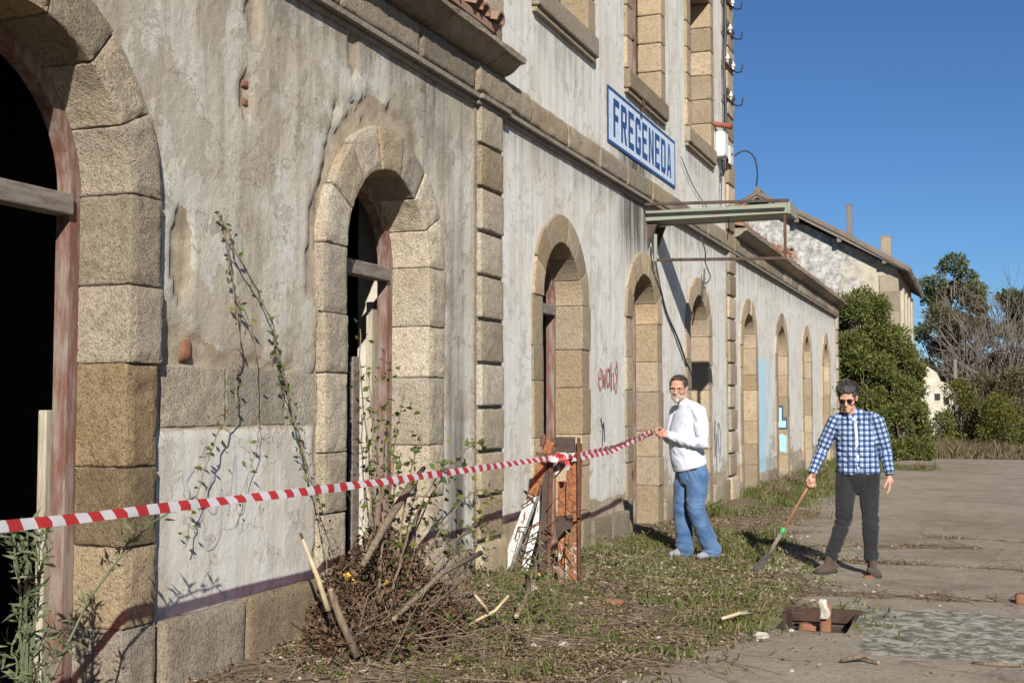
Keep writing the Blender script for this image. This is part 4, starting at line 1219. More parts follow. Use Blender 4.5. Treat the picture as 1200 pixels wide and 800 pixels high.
for sd in (-1, 1):
    V = []
    for yy in (-.5, GL2+.4):
        for (a, dz) in ((0, .30), (GX*.62, .27), (GX+.42, .10), (GX+.42, .0), (0, .16)):
            V.append((sd*a, yy, GR-sl*a+dz))
    b.add(V, [(0, 1, 2, 3, 4), (9, 8, 7, 6, 5), (0, 5, 6, 1), (1, 6, 7, 2), (2, 7, 8, 3), (3, 8, 9, 4)])
b.build('roof', MT['wood_grey'], shed)
TM2 = bpy.data.meshes.new('roof_tile_row')
b = MB()
V, F = sweep([(0, 0, 0), (GX*.31, 0, -sl*GX*.31), (GX*.62, 0, -sl*GX*.62-.03), (GX+.47, 0, -sl*(GX+.47)-.20)], .10, 6)
TM2.from_pydata([tuple(v) for v in V], [], F); TM2.update(); TM2.materials.append(MT['far_tile'])
for sd in (0, 1):
    for q in range(50):
        yy = -.46+q*.222
        o = bpy.data.objects.new('roof_tile_row', TM2); COL.objects.link(o); o.parent = shed
        o.location = (0, yy, GR+.31+rnd.uniform(-.02, .02)); o.rotation_euler = (0, rnd.uniform(-.004, .006), math.pi*sd)
b = MB(); V, F = sweep([(0, -.52, GR+.40), (0, GL2+.4, GR+.40)], .14, 8); b.add(V, F); b.build('ridge', MT['far_tile'], shed)
for a in (1.45, 3.0, 4.6):
    MB().beam((a, -.46, GR-sl*a+.02), (a, -.01, GR-sl*a+.02), .16, .20).build('purlin_end', MT['wood_grey'], shed)
b = MB(); b.box((GX-.62, -.05, GB), (GX+.05, .4, GE-.25)); b.build('corner_quoin', MT['stone_grey'], shed)
for q in range(8):
    MB().box((GX-.615, -.062, GB+.7+q*.78), (GX+.062, -.052, GB+.7+q*.78+.74)).build('quoin_stone', MT['stone_grey'], shed)
for q in range(4):
    yy = 2.0+q*2.1
    MB().box((GX+.002, yy, 2.3), (GX+.12, yy+.9, GE-.45)).build('pilaster_strip', MT['far_plaster'], shed)
    MB().box((GX+.002, yy+1.1, 2.8), (GX+.03, yy+1.9, 5.1)).build('window', MT['inside'], shed)
for (a, yy, h, w, m_, nm, lb) in ((3.30, .4, 1.55, .10, 'wood_grey', 'chimney', None), (4.55, 1.2, 1.05, .19, 'stone_grey', 'chimney', None)):
    b = MB(); zb = GR-sl*a
    b.box((a-w, yy-w, zb), (a+w, yy+w, zb+h), .02); b.box((a-w-.015, yy-w-.015, zb+h+.002), (a+w+.015, yy+w+.015, zb+h+.05), .01)
    b.build(nm, MT[m_], shed)

ruin = empty('ruined_wall', (1.35, 53, -.6), label='broken white plastered gable wall half hidden by the bush', cat='wall')
b = MB()
b.prism([(-2, 0), (1.4, 0), (1.4, 2.75), (1.15, 3.0), (.9, 3.1), (.75, 3.45), (.35, 3.75), (.1, 3.95), (-.3, 3.9), (-2, 2.8)], lambda a, c: (a, .45, c), lambda a, c: (a, 0, c))
b.build('wall', MT['limewash'], ruin)
b = MB(); b.box((1.42, -.05, 0), (1.56, .12, 4.0)); b.build('post', MT['wood_grey'], ruin)
for (a, c) in ((.65, 2.3), (1.0, 2.15)):
    MB().box((a, -.012, c), (a+.22, -.002, c+.28)).build('window', MT['inside'], ruin)

# ================================================================== PEOPLE
def m_skin():
    M = Mat('skin'); p = M.obj()
    c = M.mix(M.ramp(M.noise(p, 14, 4, .6), [(.4, 0), (.65, 1)]), (.50, .285, .20), (.42, .205, .145))
    M.b.inputs['Subsurface Weight'].default_value = .08
    M.b.inputs['Subsurface Radius'].default_value = (.01, .004, .002)
    return M.fin(c, .5, M.bump(M.noise(p, 120, 2), .15, .001))
MT['skin'] = m_skin()
def m_cloth(name, a, b, sc=3, weave=420, bs=.25, lo=.35, hi=.7):
    M = Mat(name); p = M.obj()
    c = M.mix(M.ramp(M.noise(p, sc, 5, .6), [(lo, 0), (hi, 1)]), a, b)
    h = M.ma('ADD', M.noise(p, weave, 2), M.ma('MULTIPLY', M.noise(p, 24, 4, .6), .7))
    M.b.inputs['Sheen Weight'].default_value = .15
    return M.fin(c, .92, M.bump(h, bs, .004))
MT['sweater'] = m_cloth('white_knit', (.545, .565, .645), (.47, .49, .565), 5)
MT['denim'] = m_cloth('blue_denim', (.040, .092, .195), (.095, .165, .29), 6, 300, .3, .42, .66)
MT['black_jeans'] = m_cloth('black_denim', (.013, .013, .015), (.024, .024, .026), 5, 300)
MT['shoe_grey'] = m_cloth('grey_suede', (.26, .27, .30), (.18, .18, .2), 14)
MT['boot'] = m_cloth('brown_leather', (.075, .052, .036), (.045, .033, .025), 12)
MT['sole'] = m_simple('rubber_sole', (.03, .028, .026), (.05, .045, .04), 20, .8)
def m_hair(name, a, b):
    M = Mat(name); p = M.obj()
    n = M.noise(M.vm('MULTIPLY', p, (1, 1, .35)), 90, 3, .7)
    return M.fin(M.mix(M.ramp(n, [(.4, 0), (.62, 1)]), a, b), .6, M.bump(n, 1.0, .006))
MT['hair_dark'] = m_hair('dark_brown_hair', (.030, .022, .017), (.075, .058, .045))
MT['hair_grey'] = m_hair('greying_dark_hair', (.020, .018, .018), (.075, .070, .068))
MT['beard'] = m_hair('grey_beard', (.40, .37, .33), (.22, .19, .165))
MT['lens'] = (lambda M: M.fin((.015, .010, .010), .08))(Mat('dark_lens'))
MT['eye'] = (lambda M: M.fin((.03, .022, .018), .2))(Mat('eye'))
MT['glass'] = (lambda M: M.fin((.12, .11, .11), .3, None, .6))(Mat('spectacle_metal'))
MT['teeth'] = (lambda M: M.fin((.62, .58, .50), .3))(Mat('teeth'))
def m_plaid():
    M = Mat('blue_white_plaid'); u = M.n('ShaderNodeAttribute', attribute_name='cloth').outputs['Vector']
    sx = M.n('ShaderNodeSeparateXYZ'); M.t.links.new(u, sx.inputs[0])
    def band(c, per, lo, hi):
        f = M.ma('FRACT', M.ma('DIVIDE', c, per))
        return M.ma('SUBTRACT', M.ramp(f, [(lo, 0), (lo+.12, 1)]), M.ramp(f, [(hi, 0), (hi+.12, 1)]))
    tot = None
    for c in (sx.outputs[0], sx.outputs[2]):
        w = M.ma('ADD', M.ma('MULTIPLY', band(c, .048, .06, .54), 1.0), M.ma('MULTIPLY', band(c, .048, .70, .80), .55))
        tot = w if tot is None else M.ma('ADD', tot, w)
    n = M.noise(M.obj(), 9, 4)
    col = M.ramp(M.ma('MULTIPLY', tot, .5), [(.02, (.46, .52, .63)), (.28, (.19, .27, .42)), (.52, (.080, .125, .25)), (.95, (.016, .030, .07))])
    h = M.ma('ADD', M.noise(M.obj(), 400, 2), n)
    return M.fin(col, .9, M.bump(h, .2, .003))
MT['plaid'] = m_plaid()

def A3(*p): return np.array(p, float)
def frame_M(fwd, up=(0, 0, 1)):
    """local -Y -> fwd, +Z -> up, +X -> the figure's left"""
    f = Vector(fwd).normalized(); u = Vector(up); y = -f; x = y.cross(u).normalized(); z = x.cross(y).normalized()
    return Matrix((x, y, z)).transposed()

def head_parts(c, fwd, up, k=1.0):
    R = frame_M(fwd, up); Rn = np.array(R); c = np.array(c, float)
    T = lambda p: c+Rn @ (np.array(p, float)*k)
    E = lambda p, r: ell(T(p), np.array(r)*k, R)
    Lm = lambda ps, rs, n=10: limb([T(p) for p in ps], [np.array(r)*k if not np.isscalar(r) else r*k for r in rs], n)
    skin = [E((0, .014, .040), (.074, .094, .082)), E((0, -.018, -.012), (.065, .074, .078)), E((0, -.026, -.060), (.054, .062, .055)),
            E((0, -.072, -.094), (.025, .022, .020)), E((0, -.060, .050), (.055, .034, .045)),
            Lm([(-.045, -.080, .026), (0, -.089, .028), (.045, -.080, .026)], [.012, .013, .012]),
            E((.041, -.066, -.020), (.026, .024, .024)), E((-.041, -.066, -.020), (.026, .024, .024)),
            Lm([(0, -.090, .016), (0, -.104, -.012), (0, -.113, -.030)], [.0085, .011, .0135]), E((.012, -.100, -.034), (.010, .011, .009)), E((-.012, -.100, -.034), (.010, .011, .009)),
            Lm([(-.022, -.083, -.062), (0, -.092, -.060), (.022, -.083, -.062)], [.006, .008, .006]), Lm([(-.018, -.082, -.074), (0, -.090, -.075), (.018, -.082, -.074)], [.006, .008, .006])]
    for s in (-1, 1):
        skin += [E((s*.076, .010, -.006), (.010, .020, .033)), E((s*.082, .018, .008), (.008, .015, .020))]
    return skin, T, E, Lm, R

def hand_parts(w, d, n, t, curls, thumb=(.45, .75, .25), k=1.0, spread=.35):
    """w wrist, d towards the fingers, n palm side, t thumb side; curls: bend per joint for the four fingers"""
    w = A3(*w); d = unit(A3(*d)); n = A3(*n); n = unit(n-d*(n@d)); t = A3(*t); t = unit(t-d*(t@d)-n*(t@n))
    out = []
    base = [.030, .010, -.010, -.029]; ln = [.93, 1.04, .98, .78]; kb = [.086, .090, .086, .078]
    for q in range(4):
        p0 = w+(d*.012+t*base[q]*.55)*k; p1 = w+(d*kb[q]+t*base[q])*k
        out.append(limb([p0, (p0+p1)/2, p1], [(.0135*k, .0135*k), (.0145*k, .0145*k), (.0105*k, .0105*k)], 8))
        a = 0; p = p1; pts = [p1]; sd = d+t*(base[q]/.03)*spread*.25
        for j, L in enumerate((.043, .027, .021)):
            a += curls[q][j] if not np.isscalar(curls[q]) else curls[q]
            dirn = unit(unit(sd)*math.cos(a)+n*math.sin(a)); p = p+dirn*L*ln[q]*k; pts.append(p)
        out.append(limb(pts, [.0095*k, .0088*k, .0080*k, .0066*k], 8))
    p0 = w+(d*.018+t*.020+n*.006)*k
    dr = unit(d*thumb[0]+t*thumb[1]+n*thumb[2]); dr2 = unit(d*(thumb[0]+.35)+t*thumb[1]*.35+n*(thumb[2]+.30))
    p1 = p0+dr*.046*k; p2 = p1+unit(dr+dr2)*.034*k; p3 = p2+dr2*.026*k
    out.append(limb([p0, p1, p2, p3], [.0145*k, .0120*k, .0100*k, .0080*k], 8))
    out.append(ell(w+(d*.045+n*.004)*k, (.036*k, .036*k, .036*k), None, 10, 7))
    return out

def folds(V, N, centres, amp=.010, freq=26, seed=0):
    """creases that gather at the given places (point, reach, direction across the crease)"""
    out = np.zeros(len(V))
    for q, (c, r, dr) in enumerate(centres):
        dr = unit(np.array(dr, float)); d = V-np.array(c); w = np.exp(-(np.linalg.norm(d, axis=1)/r)**2)
        ac = (d @ dr)[:, None]*dr; P = ac*freq*.55+(d-ac)*freq*.14+q*3.7
        out += w*(.62-2.0*np.abs(fbm(P, 1.0, 2, seed+q)))
    return V+N*(out*amp*1.5+fbm(V, 9, 3, seed+9)*amp*.45)[:, None]

def shoe(nm, heel, toe, mat, parent, hgt=.10, w=.048, ank=None):
    heel = A3(*heel); toe = A3(*toe); d = toe-heel; L = np.linalg.norm(d[:2]); f = unit(A3(d[0], d[1], d[2]))
    ps = []
    up = A3(0, 0, 1)
    P = lambda t, z: heel+d*t+up*z
    ps.append(limb([P(.10, .040), P(.35, .042), P(.62, .040), P(.90, .034)], [(.040, w*.85), (.040, w*.92), (.038, w*1.05), (.030, w*.85)], 12, up=(0, 0, 1)))
    ps.append(limb([P(.18, .05), P(.20, hgt)], [(.050, .043), (.050, .044)], 12, up=f))
    ps.append(limb([P(.22, hgt*.9), P(.45, .065), P(.65, .05)], [.036, .034, .028], 10))
    o = organic(nm, ps, .008, mat, parent, 3)
    b = MB(); n = 14; V0 = []
    sd = unit(np.cross(f, up))
    prof = [(0.0, .60), (.12, .9), (.35, .80), (.62, 1.05), (.85, .95), (.97, .55)]
    Lp = [heel+d*t+sd*w*k_ for t, k_ in prof]+[heel+d*t-sd*w*k_ for t, k_ in prof[::-1]]
    V0 = [p+up*.001 for p in Lp]+[p+up*.022 for p in Lp]; m = len(Lp)
    b.add(V0, [tuple(range(m))[::-1], tuple(range(m, 2*m))]+[(i, (i+1) % m, m+(i+1) % m, m+i) for i in range(m)])
    b.build('sole', MT['sole'], o)
    return o

# ------------------------------------------------------------------ first man: white sweater, blue jeans, pulling the tape
def man_one():
    k = .00862
    yaw = math.radians(13.06)
    gz0 = float(gz(1.0, 11.85))
    L = (1.0, 11.85, gz0-.005)
    # joints (x screen right, y away, z up)
    head = (-.080, -.040, 1.685); fwd = (-.20, -.97, -.06); up = (.02, .0, 1)
    skin, T, E, Lm, R = head_parts(head, fwd, up, 1.06)
    neck = (.0, .0, 1.50)
    SL_, SR_ = A3(.125, -.125, 1.455), A3(-.095, .145, 1.455)
    EL_, ER_ = A3(.165, -.215, 1.145), A3(-.17, .12, 1.16)
    WL_, WR_ = A3(-.155, -.20, 1.225), A3(-.20, -.045, 1.235)
    HL, HR, KL, KR, AL, AR = A3(.11, -.075, .93), A3(-.01, .07, .93), A3(.085, -.105, .50), A3(-.045, .075, .50), A3(.235, -.07, .115), A3(-.025, .06, .10)
    body = skin+[limb([(-.06, -.0, 1.62), (-.03, .0, 1.54), neck], [.056, .058, .066], 14),
        limb([(.02, 0, 1.48), (.0, 0, 1.3), (.02, 0, 1.05), (.035, 0, .93)], [(.09, .13), (.11, .14), (.10, .12), (.09, .11)], 16, up=(-.85, -.5, 0)),
        limb([SL_, EL_, WL_], [.045, .036, .026], 12), limb([SR_, ER_, WR_], [.045, .036, .026], 12),
        limb([HL, KL, AL], [.075, .05, .035], 12), limb([HR, KR, AR], [.075, .05, .035], 12)]
    hl_d = A3(-.11, .055, .035)
    body += hand_parts(WL_+unit(A3(-.32, .015, .08))*.02, (-.95, .25, .22), (-.2, .85, -.35), (.1, .15, 1), [(.75, 1.0, .8)]*4, (.6, .5, .5), 1.0)
    body += hand_parts(WR_+A3(-.015, -.01, .005), (-.85, -.40, .25), (.1, -.75, -.1), (0, .1, 1), [(.5, .8, .7), (.6, .9, .7), (.7, .9, .7), (.8, 1.0, .7)], (.7, .45, .4), 1.0)
    root = organic('person', body, .0052, MT['skin'], None, 3, .5)
    props(root, 'man in white sweater and blue jeans pulling the striped tape by the wall', 'person', 'people')
    root.location = L; root.rotation_euler = (0, 0, yaw)
    # sweater
    bf = (-.85, -.5, 0)
    sw = [limb([(.01, .005, 1.50), (.012, .0, 1.43), (.0, .0, 1.30), (-.015, -.01, 1.16), (.005, -.01, 1.02), (.037, -.005, .905)],
               [(.085, .115), (.120, .188), (.142, .196), (.160, .190), (.168, .190), (.170, .196)], 24, up=bf, flat=(1, .12)),
          limb([SL_+A3(-.05, .05, .02), SL_, (SL_+EL_)/2, EL_, (EL_*.5+WL_*.5)+A3(0, 0, -.01), WL_], [.085, .078, .074, .068, .060, .044], 16),
          limb([SR_, (SR_+ER_)/2, ER_, (ER_+WR_)/2, WR_], [.078, .070, .062, .054, .042], 16),
          limb([(-.025, .0, 1.545), (.0, .0, 1.50)], [.066, .078], 14)]
    fl = [(EL_, .13, (-.9, .3, .6)), ((EL_+WL_)/2, .12, (1, 0, .7)), ((.10, -.14, 1.36), .12, (.9, .2, .5)), ((0.05, -.02, 1.0), .15, (.6, .3, .8)), ((-.05, -.1, 1.12), .12, (.8, 0, .5)), ((.12, -.05, 1.15), .12, (.8, .2, .6))]
    o = organic('sweater', sw, .0085, MT['sweater'], root, 4, .5, lambda V, N: folds(V, N, fl, .012, 40, 3))
    # jeans
    je = [limb([(.038, -.0, .965), (.043, 0, .88), (.05, 0, .81)], [(.140, .168), (.148, .174), (.138, .170)], 22, up=bf, flat=(.15, 1)),
          limb([HL+A3(-.005, 0, -.085), HL*.5+KL*.5+A3(.005, 0, 0), KL, KL*.5+AL*.5+A3(-.005, 0, 0), AL+A3(.01, 0, -.02)], [(.116, .116), (.112, .108), (.096, .092), (.094, .088), (.094, .090)], 18),
          limb([HR+A3(.01, 0, -.085), HR*.5+KR*.5, KR, KR*.5+AR*.5, AR+A3(.0, 0, -.035)], [(.116, .116), (.110, .106), (.094, .090), (.092, .086), (.094, .090)], 18)]
    fl = [(KL, .13, (.2, 0, 1)), (KR, .13, (.2, 0, 1)), (AL, .16, (.1, 0, 1)), (AR, .16, (.1, 0, 1)), ((.05, -.05, .85), .13, (1, 0, .6)), ((.02, 0, .8), .1, (1, 0, -.5))]
    je_o = organic('jeans', je, .0085, MT['denim'], root, 3, .5, lambda V, N: folds(V, N, fl, .013, 44, 8))
    V, F = sweep([(.0, 0, .885), (.0, 0, .912)], [(.158, .182), (.157, .181)], 28, up=bf)
    V = [tuple(A3(*v)+A3(.037, 0, 0)) for v in V]
    mesh('belt', V, F, MT['sole'], root, True)
    shoe('shoe', (.27, -.04, .012), (.10, -.16, .004), MT['shoe_grey'], root, .11)
    shoe('shoe', (.0, .075, .01), (-.185, -.03, .0), MT['shoe_grey'], root, .11)
    # hair, beard, spectacles
    hair = [E((0, .028, .058), (.080, .088, .076)), E((0, .062, .01), (.070, .050, .060)), E((.050, .012, .045), (.032, .055, .050)), E((-.050, .012, .045), (.032, .055, .050)), E((0, -.028, .098), (.055, .050, .028))]
    organic('hair', hair, .006, MT['hair_dark'], root, 2, .5, lambda V, N: V+N*(fbm(V, 55, 3, 4)*.006)[:, None])
    def strands(nm, c, r, n, L, mat, lo=-.2, seed=1):
        g = np.random.default_rng(seed); d = unit(g.normal(size=(n*3, 3))); d = d[(d[:, 2] > lo) & ((d[:, 1] > -.35) | (d[:, 2] > .72))][:n]
        Rn = np.array(R); P = (np.array(c)+d*np.array(r))*1.0; C = np.array([T(p) for p in P]); D = (d+np.array((.15, .35, -.35))) @ Rn.T
        V, F = sticks(C, C+unit(D+g.normal(0, .35, D.shape))*L*g.uniform(.5, 1.3, (len(C), 1)), .0016, .0006); return props(mesh(nm, V, F, mat, root), kind='stuff')
    strands('hair_strands', (0, .028, .055), (.080, .090, .078), 500, .020, MT['hair_dark'])
    beard = [E((0, -.058, -.086), (.042, .036, .030)), E((0, -.074, -.100), (.028, .024, .026)), E((.040, -.030, -.066), (.018, .034, .030)), E((-.040, -.030, -.066), (.018, .034, .030)),
             Lm([(-.028, -.084, -.058), (0, -.0995, -.051), (.028, -.084, -.058)], [.007, .0085, .007]), Lm([(-.028, -.084, -.058), (-.030, -.076, -.085)], [.008, .012]), Lm([(.028, -.084, -.058), (.030, -.076, -.085)], [.008, .012])]
    organic('beard', beard, .005, MT['beard'], root, 2, .5, lambda V, N: V+N*(fbm(V, 70, 2, 4)*.003)[:, None])
    gl = MB()
    for s in (-1, 1):
        pts = [T((s*.034+.024*math.cos(a)*1.05, -.100+.010*abs(math.cos(a))*(1 if s*math.cos(a) > 0 else 0), .004+.017*math.sin(a))) for a in np.linspace(0, 2*math.pi, 17)]
        gl.tube(pts, .0022, 5)
        gl.tube([T((s*.060, -.092, .010)), T((s*.078, -.05, .010)), T((s*.080, .005, .006))], .0022, 5)
        V, F = ell(T((s*.032, -.083, .006)), .0085, None, 8, 6); mesh('eye', V, F, MT['eye'], root, True)
    gl.tube([T((-.010, -.104, .008)), T((0, -.107, .010)), T((.010, -.104, .008))], .002, 5)
    gl.build('spectacles', MT['glass'], root)
    V, F = sweep([WL_+A3(.035, 0, -.004), WL_+A3(.016, 0, .0)], [.036, .036], 14, up=(0, 1, 0)); mesh('watch_strap', V, F, MT['sole'], root, True)
    return root
man_one()

# ------------------------------------------------------------------ second man: plaid shirt, black jeans, hoe in hand
def man_two():
    yaw = math.radians(5.36)
    L = (2.65, 11.39, float(gz(2.65, 11.39))-.004)
    k = .00787
    head = (-.030, -.06, 1.600); fwd = (-.16, -.93, -.30); up = (-.06, -.10, 1)
    skin, T, E, Lm, R = head_parts(head, fwd, up, 1.0)
    SR_, SL_ = A3(-.150, .02, 1.390), A3(.225, -.03, 1.400)        # his right is on the picture's left
    ER_, EL_ = A3(-.265, .03, 1.135), A3(.295, .0, 1.125)
    WR_, WL_ = A3(-.355, -.06, .905), A3(.325, -.09, .915)
    HR, HL, KR, KL, AR, AL = A3(-.045, .0, .90), A3(.145, -.0, .90), A3(-.085, -.06, .49), A3(.150, -.05, .49), A3(-.195, -.02, .12), A3(.158, -.03, .11)
    body = skin+[limb([(-.02, -.02, 1.52), (.005, .0, 1.46), (.03, .01, 1.40)], [.053, .055, .066], 14),
        limb([(.035, .01, 1.40), (.04, .01, 1.25), (.045, .005, 1.05), (.05, 0, .92)], [(.085, .13), (.10, .14), (.095, .13), (.10, .14)], 16, up=(0, -1, 0)),
        limb([SR_, ER_, WR_], [.044, .035, .026], 12), limb([SL_, EL_, WL_], [.044, .035, .026], 12),
        limb([HR, KR, AR], [.07, .05, .035], 12), limb([HL, KL, AL], [.07, .05, .035], 12)]
    gr = WR_+A3(-.018, -.035, -.075)
    body += hand_parts(WR_+A3(0, 0, -.012), (-.12, -.25, -.95), (.25, -.9, .2), (-.9, -.25, .1), [(.65, 1.15, .9)]*4, (.45, .45, .6), 1.0)
    body += hand_parts(WL_+A3(0, 0, -.010), (.06, -.08, -.98), (-.85, .25, -.1), (-.2, -.95, .0), [(.22, .35, .25), (.26, .4, .3), (.3, .42, .3), (.36, .45, .3)], (.8, .55, .25), 1.0)
    root = organic('person', body, .0052, MT['skin'], None, 3, .5)
    props(root, 'man in blue plaid shirt and black jeans with sunglasses leaning on a long handled hoe', 'person', 'people')
    root.location = L; root.rotation_euler = (0, 0, yaw)
    bf = (0, -1, 0)
    bones = [(A3(.035, .01, 1.46), A3(.05, 0, .92), .14), (SR_, ER_, .07), (ER_, WR_, .055), (SL_, EL_, .07), (EL_, WL_, .055)]
    def cloth(V):
        best = np.full(len(V), 9e9); out = np.zeros_like(V)
        for q, (a, c, r) in enumerate(bones):
            ax = unit(c-a); Lb = np.linalg.norm(c-a); t = np.clip((V-a) @ ax, 0, Lb); P = a+t[:, None]*ax; d = V-P
            dist = np.linalg.norm(d, axis=1)/r
            s = np.cross(ax, (0, 1, 0)); s = unit(s); f = np.cross(s, ax)
            ang = np.arctan2(d @ s, -(d @ f)*(1 if (f @ A3(0, 1, 0)) > 0 else -1))
            u = ang*r
            if q == 0: u = V[:, 0]*1.0+.004; vv = V[:, 2]
            else: vv = ((V-a) @ ax)+(.14 if q in (2, 4) else 0)
            m = dist < best
            best = np.where(m, dist, best); out[m] = np.stack([u, 0*u, vv], 1)[m]
        return out
    sh = [limb([(.03, .01, 1.445), (.037, .01, 1.395), (.040, .0, 1.28), (.045, -.005, 1.12), (.050, -.01, 1.0), (.052, -.005, .925)],
               [(.070, .105), (.100, .195), (.128, .190), (.130, .182), (.134, .190), (.138, .198)], 24, up=bf, flat=(1, .10)),
          limb([SR_+A3(.06, 0, .02), SR_, (SR_+ER_)/2, ER_, (ER_+WR_)/2, WR_+A3(.004, .006, .03)], [.066, .068, .066, .060, .052, .040], 16),
          limb([SL_+A3(-.06, 0, .02), SL_, (SL_+EL_)/2, EL_, (EL_+WL_)/2, WL_+A3(0, .004, .03)], [.066, .068, .066, .060, .052, .040], 16)]
    fl = [(ER_, .12, (.3, 0, 1)), (EL_, .12, (-.2, 0, 1)), ((.05, -.08, .98), .18, (.5, 0, 1)), ((-.06, -.08, 1.1), .14, (.8, 0, 1)), ((.15, -.08, 1.1), .14, (-.8, 0, 1)), ((-.12, -.05, 1.3), .1, (.6, 0, 1))]
    sh_o = organic('shirt', sh, .008, MT['plaid'], root, 3, .5, lambda V, N: folds(V, N, fl, .012, 44, 5), {'cloth': cloth})
    for s in (-1, 1):
        col = [limb([A3(.018, .055, 1.475), A3(.018+s*.055, .03, 1.475), A3(.022+s*.066, -.03, 1.455), A3(.026+s*.045, -.085, 1.415), A3(.03+s*.055, -.105, 1.375)], [(.022, .008), (.022, .008), (.022, .008), (.022, .009), (.012, .007)], 10)]
        organic('collar', col, .006, MT['plaid'], root, 2, .5, None, {'cloth': cloth})
    mesh('undershirt', *ell((.025, -.045, 1.40), (.045, .045, .035)), MT['sweater'], root, True)
    b = MB(); b.tube([(.032, -.104, 1.37), (.040, -.130, 1.28), (.046, -.137, 1.12), (.051, -.145, 1.0), (.053, -.133, .93)], [(.004, .014)]*5, 8); b.build('button_placket', MT['sweater'], root, True)
    for z_, y_ in ((1.33, -.128), (1.24, -.142), (1.15, -.146), (1.06, -.150)):
        V, F = ell((.040+(1.33-z_)*.03, y_, z_), (.006, .003, .006), None, 8, 6); mesh('button', V, F, MT['porcelain'], root, True)
    for w_, e_ in ((WR_, ER_), (WL_, EL_)):
        dv = unit(e_-w_); V, F = sweep([w_+dv*.0, w_+dv*.055], [.041, .046], 14); o = mesh('cuff', V, F, MT['plaid'], root, True, {'cloth': cloth(np.array(V))})
    je = [limb([(.052, .0, .97), (.052, 0, .90), (.052, .005, .83)], [(.112, .168), (.124, .178), (.113, .170)], 22, up=bf, flat=(.1, 1)),
          limb([HR, HR*.5+KR*.5, KR, KR*.5+AR*.5, AR+A3(0, 0, .045)], [.102, .088, .072, .066, .062], 18),
          limb([HL, HL*.5+KL*.5, KL, KL*.5+AL*.5, AL+A3(0, 0, .045)], [.102, .088, .072, .066, .062], 18)]
    fl = [(KR, .13, (.3, 0, 1)), (KL, .13, (-.2, 0, 1)), (AR, .15, (.1, 0, 1)), (AL, .15, (.1, 0, 1)), ((.05, -.08, .86), .13, (1, 0, .5))]
    organic('jeans', je, .0085, MT['black_jeans'], root, 3, .5, lambda V, N: folds(V, N, fl, .012, 44, 12))
    shoe('boot', (-.165, .01, .014), (-.335, -.17, .0), MT['boot'], root, .17, .058)
    shoe('boot', (.155, .02, .008), (.195, -.245, .0), MT['boot'], root, .17, .058)
    hair = [E((0, .026, .064), (.086, .094, .080)), E((0, .066, .012), (.074, .052, .066)), E((.054, .008, .048), (.034, .056, .058)), E((-.054, .008, .048), (.034, .056, .058)),
            E((0, -.050, .100), (.064, .044, .034)), E((.05, -.02, .095), (.04, .05, .04)), E((-.05, -.02, .095), (.04, .05, .04)), E((.03, -.072, .088), (.028, .026, .022)), E((-.03, -.070, .088), (.030, .026, .022))]
    organic('hair', hair, .006, MT['hair_grey'], root, 1, .5, lambda V, N: V+N*(fbm(V, 38, 3, 4)*.016+fbm(V, 90, 2, 6)*.006)[:, None])
    g = np.random.default_rng(5); d = unit(g.normal(size=(2400, 3))); d = d[(d[:, 2] > -.3) & ((d[:, 1] > -.3) | (d[:, 2] > .6))][:800]
    C = np.array([T(p) for p in np.array((0, .024, .062))+d*np.array((.090, .098, .084))]); D = (d+np.array((.1, .1, .1))) @ np.array(R).T
    V, F = sticks(C, C+unit(D+g.normal(0, .6, D.shape))*.028*g.uniform(.5, 1.4, (len(C), 1)), .0018, .0006); props(mesh('hair_strands', V, F, MT['hair_grey'], root), kind='stuff')
    gl = MB()
    for s in (-1, 1):
        V, F = ell(T((s*.032, -.098, .004)), (.026, .007, .021), R, 14, 8); mesh('sunglass_lens', V, F, MT['lens'], root, True)
        gl.tube([T((s*.056, -.094, .012)), T((s*.078, -.05, .012)), T((s*.081, .005, .006))], .0028, 5)
    gl.tube([T((-.012, -.104, .012)), T((0, -.107, .014)), T((.012, -.104, .012))], .0025, 5)
    gl.build('sunglass_frame', MT['sole'], root)
    V, F = ell(T((0, -.089, -.067)), (.017, .006, .0055), R, 10, 6); mesh('teeth', V, F, MT['teeth'], root, True)
    V, F = sweep([WL_+A3(-.001, .002, .012), WL_+A3(0, 0, -.006)], [.033, .033], 14); mesh('watch_strap', V, F, MT['sole'], root, True)
    # the hoe
    rm = Matrix.Rotation(yaw, 3, 'Z'); off = Vector(L)
    g = A3(*gr); tip = A3(-.835, -.22, .02); dv = unit(g-tip)
    hoe = empty('brush_hoe', off+rm @ Vector(tip), yaw, label='long handled brush hoe with orange shaft and dark blade held against the ground', cat='hoe')
    q = lambda t: tuple(dv*t)
    Lh = float(np.linalg.norm(g-tip))
    b = MB(); b.tube([q(.36), q(.7), q(Lh*.8), q(Lh+.10)], [.0135, .013, .0125, .0135], 10); b.build('handle', MT['shaft'], hoe, True)
    b = MB(); b.tube([q(.40), q(.46)], [.0235, .0225], 12); b.build('green_band', MT['green_band'], hoe, True)
    b = MB(); b.tube([q(.18), q(.30), q(.40)], [.016, .020, .0215], 10); b.build('socket', MT['wood_grey'], hoe, True)
    sdv = unit(np.cross(dv, A3(0, 1, 0)))
    pl = [(.20, -.016), (.20, .016), (.10, .050), (-.02, .060), (-.04, .02), (-.02, -.025)]
    b = MB(); b.prism(pl, lambda t, s: tuple(dv*t+sdv*s+A3(0, .006, 0)), lambda t, s: tuple(dv*t+sdv*s-A3(0, .006, 0))); b.build('blade', MT['blade'], hoe)
    return root
MT['shaft'] = m_simple('orange_varnished_ash', (.27, .125, .065), (.20, .10, .06), 8, .5, 0, .3, .002)
MT['green_band'] = m_simple('green_paint', (.06, .33, .08), (.05, .26, .07), 9, .5)
